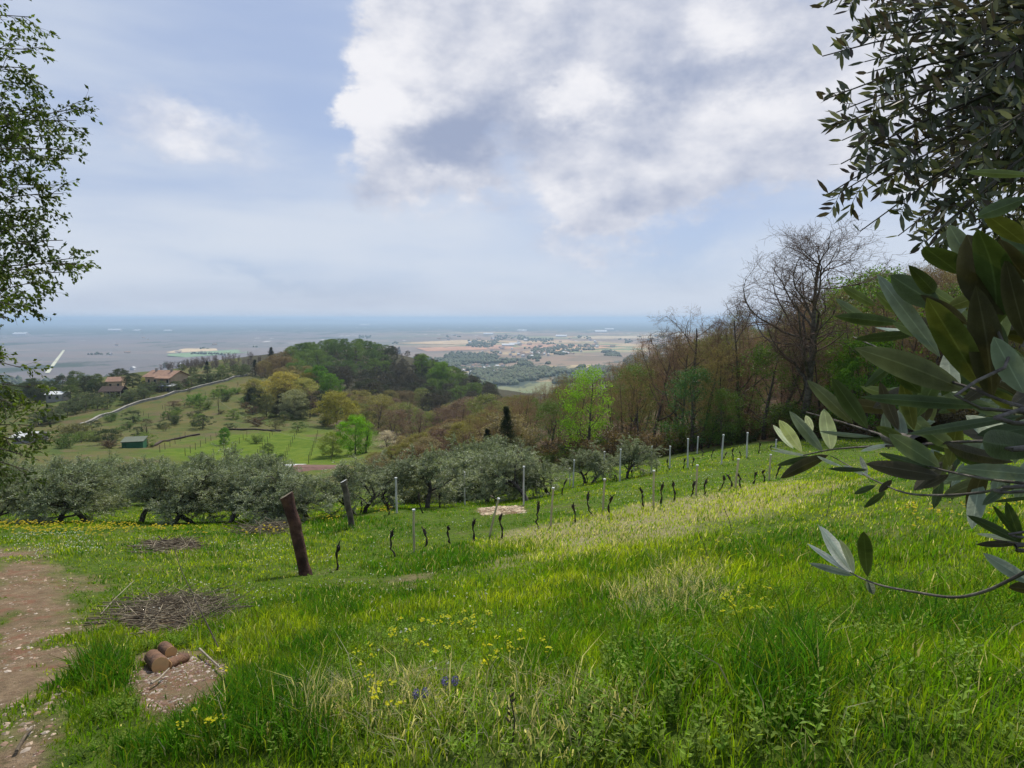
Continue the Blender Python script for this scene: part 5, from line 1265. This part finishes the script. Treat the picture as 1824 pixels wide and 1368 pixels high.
for px, by, ty, lb in [(742,1268,1246,'violet grape hyacinth, left one of the near pair'),(758,1266,1243,'violet grape hyacinth, right one of the near pair'),(793,1244,1228,'small violet flower spike behind the near pair, left'),(811,1244,1229,'small violet flower spike behind the near pair, right')]: hyacinth(px, by, ty, lb)

# ------------------------------------------------------------------ broadleaf tree at the left edge
HORN = mat('hornbeam leaves', (0.055, 0.09, 0.018), 0.6, 0.3, 1.5, (0.12, 0.17, 0.025), transl=0.22, island=True)
def bez(A, M, B, K=10):
    t = np.linspace(0, 1, K)[:, None]; return A * (1 - t) ** 2 + 2 * M * t * (1 - t) + B * t * t
def left_tree():
    rng = np.random.default_rng(404); D = 7.2
    b = P(-330, 1000, D); b[2] = ground(b[0], b[1]); H = 10.5
    root = empty('broadleaf_tree', b, 0, 'leafy tree reaching in from the left edge of the picture', 'tree')
    tr, trr = grow(np.array([b - [0, 0, .3]]), np.array([[.02, 0, 1.0]]), H, .17, .03, 12, rng, .03, .05)
    tipsL = [(30,0),(60,30),(62,88),(66,122),(60,150),(84,188),(100,205),(166,192),(160,215),(153,240),(148,268),(152,282),(135,300),(125,330),(136,345),(112,372),(104,390),(86,398),(136,428),(120,440),(175,457),(155,470),(160,484),(95,500),(88,530),(62,545),(22,565),(20,330),(40,400),(30,480),(50,250),(40,200),
             (45,655),(62,690),(72,735),(90,760),(100,800),(78,820),(58,838),(25,850),(10,640),(30,720),(20,780),(-20,700),(15,822)]
    for k in range(34): tipsL.append((rng.uniform(-260, 25), rng.uniform(-260, 850) if k % 2 else rng.uniform(-60, 560)))
    main = []; 
    for (px, py) in tipsL:
        if 570 < py < 612 and px > -60: continue
        px = px - 24 if px > 90 else px - 8
        T = P(px, py, D + rng.uniform(-.9, .9)); hz = np.linalg.norm(T[:2] - b[:2])
        zs = T[2] - hz * rng.uniform(.15, .5) if py < 600 else T[2] + hz * rng.uniform(-.25, .1)
        zs = np.clip(zs, b[2] + 1.2, b[2] + H * .95); u = (zs - b[2] + .3) / H * 11; i = int(min(u, 10)); S = tr[0, i] * (1 - (u - i)) + tr[0, min(i + 1, 11)] * (u - i)
        M = (S + T) / 2 + [0, rng.normal(0, .15), .12 * hz + .1]
        main.append(bez(S, M, T, 10))
    main = np.array(main); R = np.broadcast_to(np.linspace(.022, .004, 10), main.shape[:2])
    l2, r2 = side(main, R, 12, .3, .98, 42, .42, 5, rng, .12, -.03, .6, .4, .45, .004)
    l3, r3 = side(l2, r2, 5, .2, 1, 40, .26, 4, rng, .12, -.08, .6, .5, .3, .002)
    t = MB(); tubes(t, tr - b, trr, 10); t.obj('trunk', BARK, root)
    c = MB(); tubes(c, main - b, R, 5); tubes(c, l2 - b, r2, 4); tubes(c, l3 - b, r3, 3)
    L4 = np.concatenate([l3[:, [0, 1, 2, 3]], l2[:, 1:5]]); p, d = tips(L4, 6, rng, .1)
    d = d + rng.normal(size=d.shape) * .55 + [0, 0, -.45]; p = p + rng.normal(size=p.shape) * .012
    sel = proj(p); k = ~((sel[:, 1] > 572) & (sel[:, 1] < 606) & (sel[:, 0] > 5)); p, d = p[k], d[k]
    leaves(c, p - b, d, rng.uniform(.6, 1.25, len(p)) * .058, .034, 1, rng, .25)
    c.obj('crown', [BARK, HORN], root)
left_tree()

# ------------------------------------------------------------------ olive tree at the right: crown above, close branches in front
NEARLEAF = mat('near olive leaves', attr='col', var=.28, scale=45, rough=.55, transl=.05, spec=.2, bump=.15, bscale=300)
UPLEAF = mat('upper olive leaves', attr='col', var=.12, scale=30, rough=.6, transl=.15, spec=.2)
KIND = {'D': (.060,.085,.032), 'G': (.12,.15,.05), 'P': (.50,.52,.42), 'B': (.058,.050,.024), 'S': (.18,.215,.145), 'W': (.76,.78,.66), 'O': (.11,.12,.04)}  # W is sunlit white, B backlit brown: light put into the leaf colour
def dnear(px): return float(np.interp(px, [1370, 1500, 1650, 1824, 2000], [.72, .62, .47, .38, .34]))
LEAVES = [(1428,805,1388,748,22,'W'),(1413,799,1377,757,13,'W'),(1466,804,1406,732,22,'S'),(1480,801,1468,728,30,'W'),(1448,767,1435,740,14,'W'),(1556,778,1460,768,9,'S'),(1440,812,1372,796,4,'P'),(1438,813,1372,802,5,'P'),
 (1442,813,1384,829,12,'D'),(1475,811,1390,852,24,'B'),(1591,791,1533,804,9,'P'),(1545,763,1482,673,32,'D'),(1519,754,1438,677,27,'O'),(1673,832,1583,773,38,'S'),(1662,835,1565,807,17,'D'),(1676,848,1542,826,34,'B'),
 (1545,837,1475,835,10,'D'),(1589,855,1565,877,13,'B'),(1559,865,1521,880,12,'D'),(1577,875,1539,905,13,'D'),(1763,724,1533,707,26,'D'),(1823,740,1613,774,20,'D'),(1850,846,1708,834,32,'S'),(1805,823,1685,792,30,'B'),
 (1870,800,1750,786,62,'D'),(1717,694,1522,620,54,'O'),(1749,691,1651,530,58,'O'),(1768,707,1738,509,58,'B'),(1790,560,1722,418,84,'B'),(1775,580,1741,408,60,'D'),(1674,545,1586,490,48,'D'),(1602,576,1487,563,24,'D'),
 (1632,595,1522,604,20,'D'),(1625,586,1558,583,8,'P'),(1674,635,1562,488,32,'S'),(1664,522,1618,472,28,'D'),(1713,490,1646,440,42,'D'),(1724,578,1639,525,24,'B'),(1830,610,1791,461,42,'B'),(1835,500,1780,426,38,'B'),
 (1600,765,1568,680,24,'B'),(1628,765,1607,680,28,'O'),(1583,800,1574,735,20,'S'),(1610,800,1600,730,22,'S'),(1817,966,1723,918,20,'D'),(1817,966,1768,900,13,'D'),(1818,966,1792,893,22,'D'),(1817,966,1739,951,10,'P'),(1817,968,1739,970,14,'B'),
 (1840,1040,1751,985,26,'S'),(1850,1052,1796,1047,24,'B'),(1840,886,1768,894,8,'D'),(1740,386,1830,352,30,'D'),(1721,306,1840,312,16,'G'),(1560,545,1500,510,18,'G'),(1545,568,1488,532,16,'S'),(1600,640,1540,690,20,'D'),
 (1519,1022,1438,968,13,'P'),(1519,1025,1440,1003,14,'S'),(1517,1020,1462,937,28,'P'),(1515,1016,1457,934,12,'P'),(1520,1022,1495,960,15,'P'),(1545,1027,1538,947,28,'D'),(1546,1033,1556,1059,16,'D'),(1500,831,1455,812,7,'P'),
 (1550,849,1500,828,8,'P'),(1545,845,1532,812,10,'S'),(1620,790,1560,760,20,'G'),(1700,800,1640,760,30,'S'),(1760,830,1700,800,34,'D'),(1800,780,1720,740,40,'S'),(1824,700,1770,600,46,'S'),(1700,700,1690,620,34,'S'),
 (1640,700,1590,650,30,'D'),(1800,860,1750,900,18,'D'),(1690,845,1640,870,16,'B'),(1780,650,1760,560,40,'D'),(1850,760,1740,775,30,'D'),(1610,560,1560,520,20,'G'),(1660,600,1590,575,24,'G'),(1730,470,1690,400,34,'S'),(1824,560,1800,500,30,'S')]
BRANCH = [([(1431,811),(1480,801),(1539,796),(1594,794),(1653,791),(1749,786),(1850,792),(1960,800)], 2.2, 6.5), ([(1515,1020),(1539,1032),(1574,1044),(1632,1055),(1697,1064),(1749,1055),(1799,1033),(1880,990),(1960,950)], 2.6, 7),
 ([(1600,815),(1662,833),(1703,843),(1738,850),(1779,856),(1850,862),(1960,860)], 3, 6), ([(1480,812),(1515,831),(1545,849),(1583,867),(1603,875),(1632,881),(1691,882),(1749,877),(1808,868),(1960,870)], 1.6, 5),
 ([(1520,600),(1610,640),(1674,672),(1731,692),(1780,712),(1824,725),(1960,760)], 2, 8), ([(1436,734),(1500,752),(1583,778),(1640,790)], 1.6, 4), ([(1770,960),(1817,968),(1870,960),(1960,930)], 2.5, 6), ([(1690,400),(1730,470),(1765,560),(1800,640),(1860,740)], 2.5, 7)]
def near_leaf(mb, b, t, w, col, rng, L=11):
    ax = t - b; ln = np.linalg.norm(ax); d = ax / ln; view = nrm(((b + t) / 2 - [0, 0, EYE])); s = nrm(np.cross(d, view)); n = np.cross(s, d)
    tl = rng.normal(0, .35); s2 = s * cos(tl) + n * sin(tl); n2 = np.cross(s2, d); w = w / max(cos(tl), .5)
    u = np.linspace(0, 1, L); prof = np.clip(np.sin(pi * u ** .95) ** .66, 0, 1); prof[0] = .06; prof[-1] = .02
    cols = np.array([-1, -.55, -.09, 0, .09, .55, 1]); bend = rng.normal(.0, .05) * ln; fold = rng.uniform(.05, .22)
    c = b + ax * u[:, None] + n2 * (bend * np.sin(pi * u))[:, None]
    V = c[:, None] + s2 * (cols[None] * prof[:, None] * w / 2)[..., None] + n2 * (np.abs(cols)[None] * prof[:, None] * w / 2 * fold)[..., None]
    idx = np.arange(L * 7).reshape(L, 7); f = np.stack([idx[:-1, :-1], idx[1:, :-1], idx[1:, 1:], idx[:-1, 1:]], -1).reshape(-1, 4)
    C = np.tile(np.array(col), (L, 7, 1)) * rng.uniform(.85, 1.15); C[:, 3] = C[:, 3] * 1.5 + .02; C[:, (0, 6)] = C[:, (0, 6)] * 1.3 + .01
    mb.add(V.reshape(-1, 3), f, 0, C.reshape(-1, 3))
def right_olive():
    rng = np.random.default_rng(505); tx, ty = 3.3, 1.9; b = np.array([tx, ty, ground(tx, ty)])
    root = empty('olive_tree', b, 0, 'near olive tree at the right edge with large close leaves and dark hanging crown', 'olive tree')
    tr, trr = grow(np.array([b - [0, 0, .3]]), np.array([[-.1, .05, 1.0]]), 2.3, .2, .13, 8, rng, .1, .05)
    t = MB(); tubes(t, tr - b, trr, 12); fork = tr[0, 5]; top = tr[0, -1]
    # crown limbs from the fork up and over to the hanging sprays
    T = [(1466,12,2.7),(1490,60,2.7),(1465,100,2.5),(1540,110,2.7),(1467,178,2.4),(1490,200,2.5),(1484,228,2.5),(1500,250,2.5),(1545,130,2.6),(1498,292,2.3),(1476,345,2.3),(1482,352,2.4),(1540,340,2.4),(1532,412,2.3),(1587,325,2.4),(1580,375,2.5),(1600,420,2.4),(1580,372,2.4),(1620,300,2.6),(1650,260,2.6),(1660,420,2.5),(1690,380,2.6),(1640,330,2.5)]
    for k in range(26): T.append((rng.uniform(1610, 1980), rng.uniform(230, 440), rng.uniform(1.9, 3.2)))
    for k in range(42): T.append((rng.uniform(1560 if k % 3 else 1490, 1980), rng.uniform(-160, 400) if k % 3 else rng.uniform(-160, 60), rng.uniform(1.9, 3.4)))
    T = [q for q in T if not (q[0] < 1600 and q[1] > 240 and q[0] > 1560)]
    hubs = [top + np.array(v) for v in ((-.3, .5, .7), (-.1, .9, 1.0), (.1, .3, 1.2), (-.4, 1.1, .5), (-.5, .7, .9))]
    limb = np.array([bez(top, (top + h) / 2 + [0, 0, .15], h, 8) for h in hubs]); tubes(t, limb - b, np.broadcast_to(np.linspace(.07, .03, 8), limb.shape[:2]), 7)
    t.obj('trunk', OLIVEBARK, root)
    main = []
    for (px, py, d) in T:
        E = P(px, py, d); h = hubs[int(np.argmin([np.linalg.norm(E - q) for q in hubs]))]
        main.append(bez(h, (h + E) / 2 + [0.1, 0, .18 * np.linalg.norm(E - h)], E, 10))
    main = np.array(main); R = np.broadcast_to(np.linspace(.011, .0022, 10), main.shape[:2]); Ln = np.linalg.norm(main[:, -1] - main[:, 0], axis=1)
    l2, r2 = side(main, R, 7, .45, .97, 38, .22, 6, rng, .10, -.03, .55, .4, .4, .0016)
    c = MB(); tubes(c, main - b, R, 5); tubes(c, l2 - b, r2, 4); 
    tw = np.concatenate([main[:, 4:10], l2]); B = len(tw); m = 12
    bb = np.repeat(np.arange(B), m); tt = np.tile(np.linspace(.1, 1.0, m), B); p, d, _ = interp(tw, np.zeros(tw.shape[:2]), bb, tt)
    q = nrm(np.cross(d, np.array([.3, -.8, .3]))); sg = np.where(np.tile(np.arange(m), B) % 2, 1, -1)[:, None]
    dv = nrm(d * .75 + q * sg * .75 + rng.normal(0, .25, d.shape)); cam_ = nrm(p - [0, 0, EYE]); nn_ = nrm(cam_ + rng.normal(0, .75, d.shape))
    cl = np.array([(.11,.12,.085),(.08,.095,.06),(.17,.18,.14),(.26,.27,.21),(.10,.08,.07)])[rng.integers(0, 5, len(p))] * rng.uniform(.6, 1.0, (len(p), 1))
    Lf = rng.uniform(.7, 1.25, len(p)) * .062
    # six-sided leaf, blunter than a kite
    s = nrm(np.cross(dv, nn_)); L_ = Lf[:, None]; W = .0165; o = p - b
    V = np.stack([o, o + dv * L_ * .3 + s * W * .45, o + dv * L_ * .68 + s * W * .42, o + dv * L_, o + dv * L_ * .68 - s * W * .42, o + dv * L_ * .3 - s * W * .45], 1)
    i = np.arange(len(p))[:, None] * 6; c.add(V.reshape(-1, 3), np.concatenate([i + [0, 1, 4, 5], i + [1, 2, 3, 4]]), 1, np.repeat(cl, 6, 0), smooth=False)
    c.obj('crown', [OLIVEBARK, UPLEAF], root)
    # close branches, each with its leaves
    stem = mat('young olive bark', (.10,.085,.075), .85, .3, 60, (.17,.15,.13), bump=.4)
    brs = []
    for pts, w0, w1 in BRANCH:
        q = np.array([P(a, c_, dnear(a)) for a, c_ in pts])
        if pts[-1][0] >= 1860:
            e = q[-1]; o_ = np.array([1.9, 1.0, e[2] * .5 + fork[2] * .5]); q = np.concatenate([q, [e * .5 + o_ * .5 + [.05, -.08, -.02], o_, fork]])
        tt = np.arange(len(q)); ti = np.linspace(0, len(q) - 1, len(q) * 4); ti0 = np.minimum(ti.astype(int), len(q) - 2)
        # Catmull-Rom through the points
        g = lambda k: q[np.clip(k, 0, len(q) - 1)]
        u = (ti - ti0)[:, None]; p0, p1, p2, p3 = g(ti0 - 1), g(ti0), g(ti0 + 1), g(ti0 + 2)
        cr = .5 * (2 * p1 + (p2 - p0) * u + (2 * p0 - 5 * p1 + 4 * p2 - p3) * u ** 2 + (3 * p1 - p0 - 3 * p2 + p3) * u ** 3)
        wpx = np.interp(np.linspace(0, 1, len(cr)), [0, .6, 1], [w0, w1, w1 * 1.6]); rad = wpx / 2 / F * np.maximum(np.minimum(cr[:, 1], 3), .3)
        rad[-6:] = np.maximum(rad[-6:], .006); mb = MB(); tubes(mb, (cr - b)[None], rad[None], 8)
        rng2 = np.random.default_rng(int(w1 * 100) + len(pts))
        brs.append((mb.obj('branch', stem, root), np.array([[a, c_] for a, c_ in pts]), MB()))
    for (bx, by, ex, ey, w, k) in LEAVES:
        j = int(np.argmin([np.min(np.hypot(p_[:, 0] - bx, p_[:, 1] - by)) for _, p_, _ in brs]))
        d0 = dnear(bx); d1 = d0 + rng.normal(0, .02) + (.05 if k in 'SP' else 0) * rng.random()
        wi = w / F * (d0 + d1) / 2
        near_leaf(brs[j][2], P(bx, by, d0 + .008) - 0, P(ex, ey, d1), wi * .9, KIND[k], rng)
    # further sprays of the same tree behind the close leaves
    for k in range(460):
        bx = rng.uniform(1560, 1990); by = rng.uniform(430, 860); d0 = rng.uniform(.5, 1.6)
        if bx < 1580 + abs(by - 720) * .6 + 60 * rng.random(): continue
        a = rng.uniform(2.2, 4.6) ; L = .06 / d0 * F * rng.uniform(.7, 1.1); j = int(rng.integers(0, len(brs)))
        near_leaf(brs[4 if by < 700 else 2][2], P(bx, by, d0), P(bx + L * cos(a), by - L * sin(a) * .9, d0 + rng.normal(0, .02)), .015, KIND['SDBSO'[int(rng.integers(0, 5))]], rng, 7)
    for o, _, mb in brs:
        if mb.v:
            for v in mb.v: v -= b
            mb.obj('leaves', NEARLEAF, o)
right_olive()

# ------------------------------------------------------------------ labels of the many
def place_labels():
    groups = {}; zones = {}
    for o in sc.objects:
        if o.parent is None and 'group' in o.keys(): groups.setdefault(o['label'], []).append(o)
    for lb, l in groups.items():
        if len(l) < 2: continue
        pos = proj(np.array([tuple(o.location) for o in l]))
        if len(l) <= 24 or len(l) <= 60 and len(lb.split()) < 11:
            for r, k in enumerate(np.argsort(pos[:, 0])): l[k]['label'] = f'{lb}, {ORD[r]} from left'
        else:
            qx = np.quantile(pos[:, 0], [.2, .4, .6, .8]); qy = np.quantile(pos[:, 1], [.33, .67])
            for o, p in zip(l, pos):
                a = ['leftmost', 'left', 'central', 'right', 'rightmost'][int(np.searchsorted(qx, p[0]))]; b = ['upper', 'middle', 'lower'][int(np.searchsorted(qy, p[1]))]
                o['label'] = f'{lb}, {b} {a}'; zones.setdefault(o['label'], []).append((p[0], o)); o['group'] = f"{o['group']}, {b} {a} part"
    for lb, l in zones.items():
        if len(lb.split()) > 13: continue
        l.sort(key=lambda t: t[0])
        for r, (_, o) in enumerate(l): o['label'] = f'{lb}, {ORD[r]} from left'
place_labels()

# ------------------------------------------------------------------ haze: one closed box of even air
def build_haze():
    mb = MB(); box(mb, -99000, 99000, -99000, 99000, PLAIN - 12, HAZE_TOP)
    m = bpy.data.materials.new('haze'); m.use_nodes = True; T = NT(m.node_tree); T.n.clear()
    out = T.node('ShaderNodeOutputMaterial'); v = T.node('ShaderNodeVolumePrincipled')
    v.inputs['Color'].default_value = (0.57, 0.77, 1.0, 1); v.inputs['Density'].default_value = HAZE
    v.inputs['Anisotropy'].default_value = 0.2
    T.l.new(v.outputs[0], out.inputs['Volume'])
    m.cycles.homogeneous_volume = True
    mb.obj('haze', m, kind='stuff')
HAZE = 1.05e-4; HAZE_TOP = 48.0
build_haze()
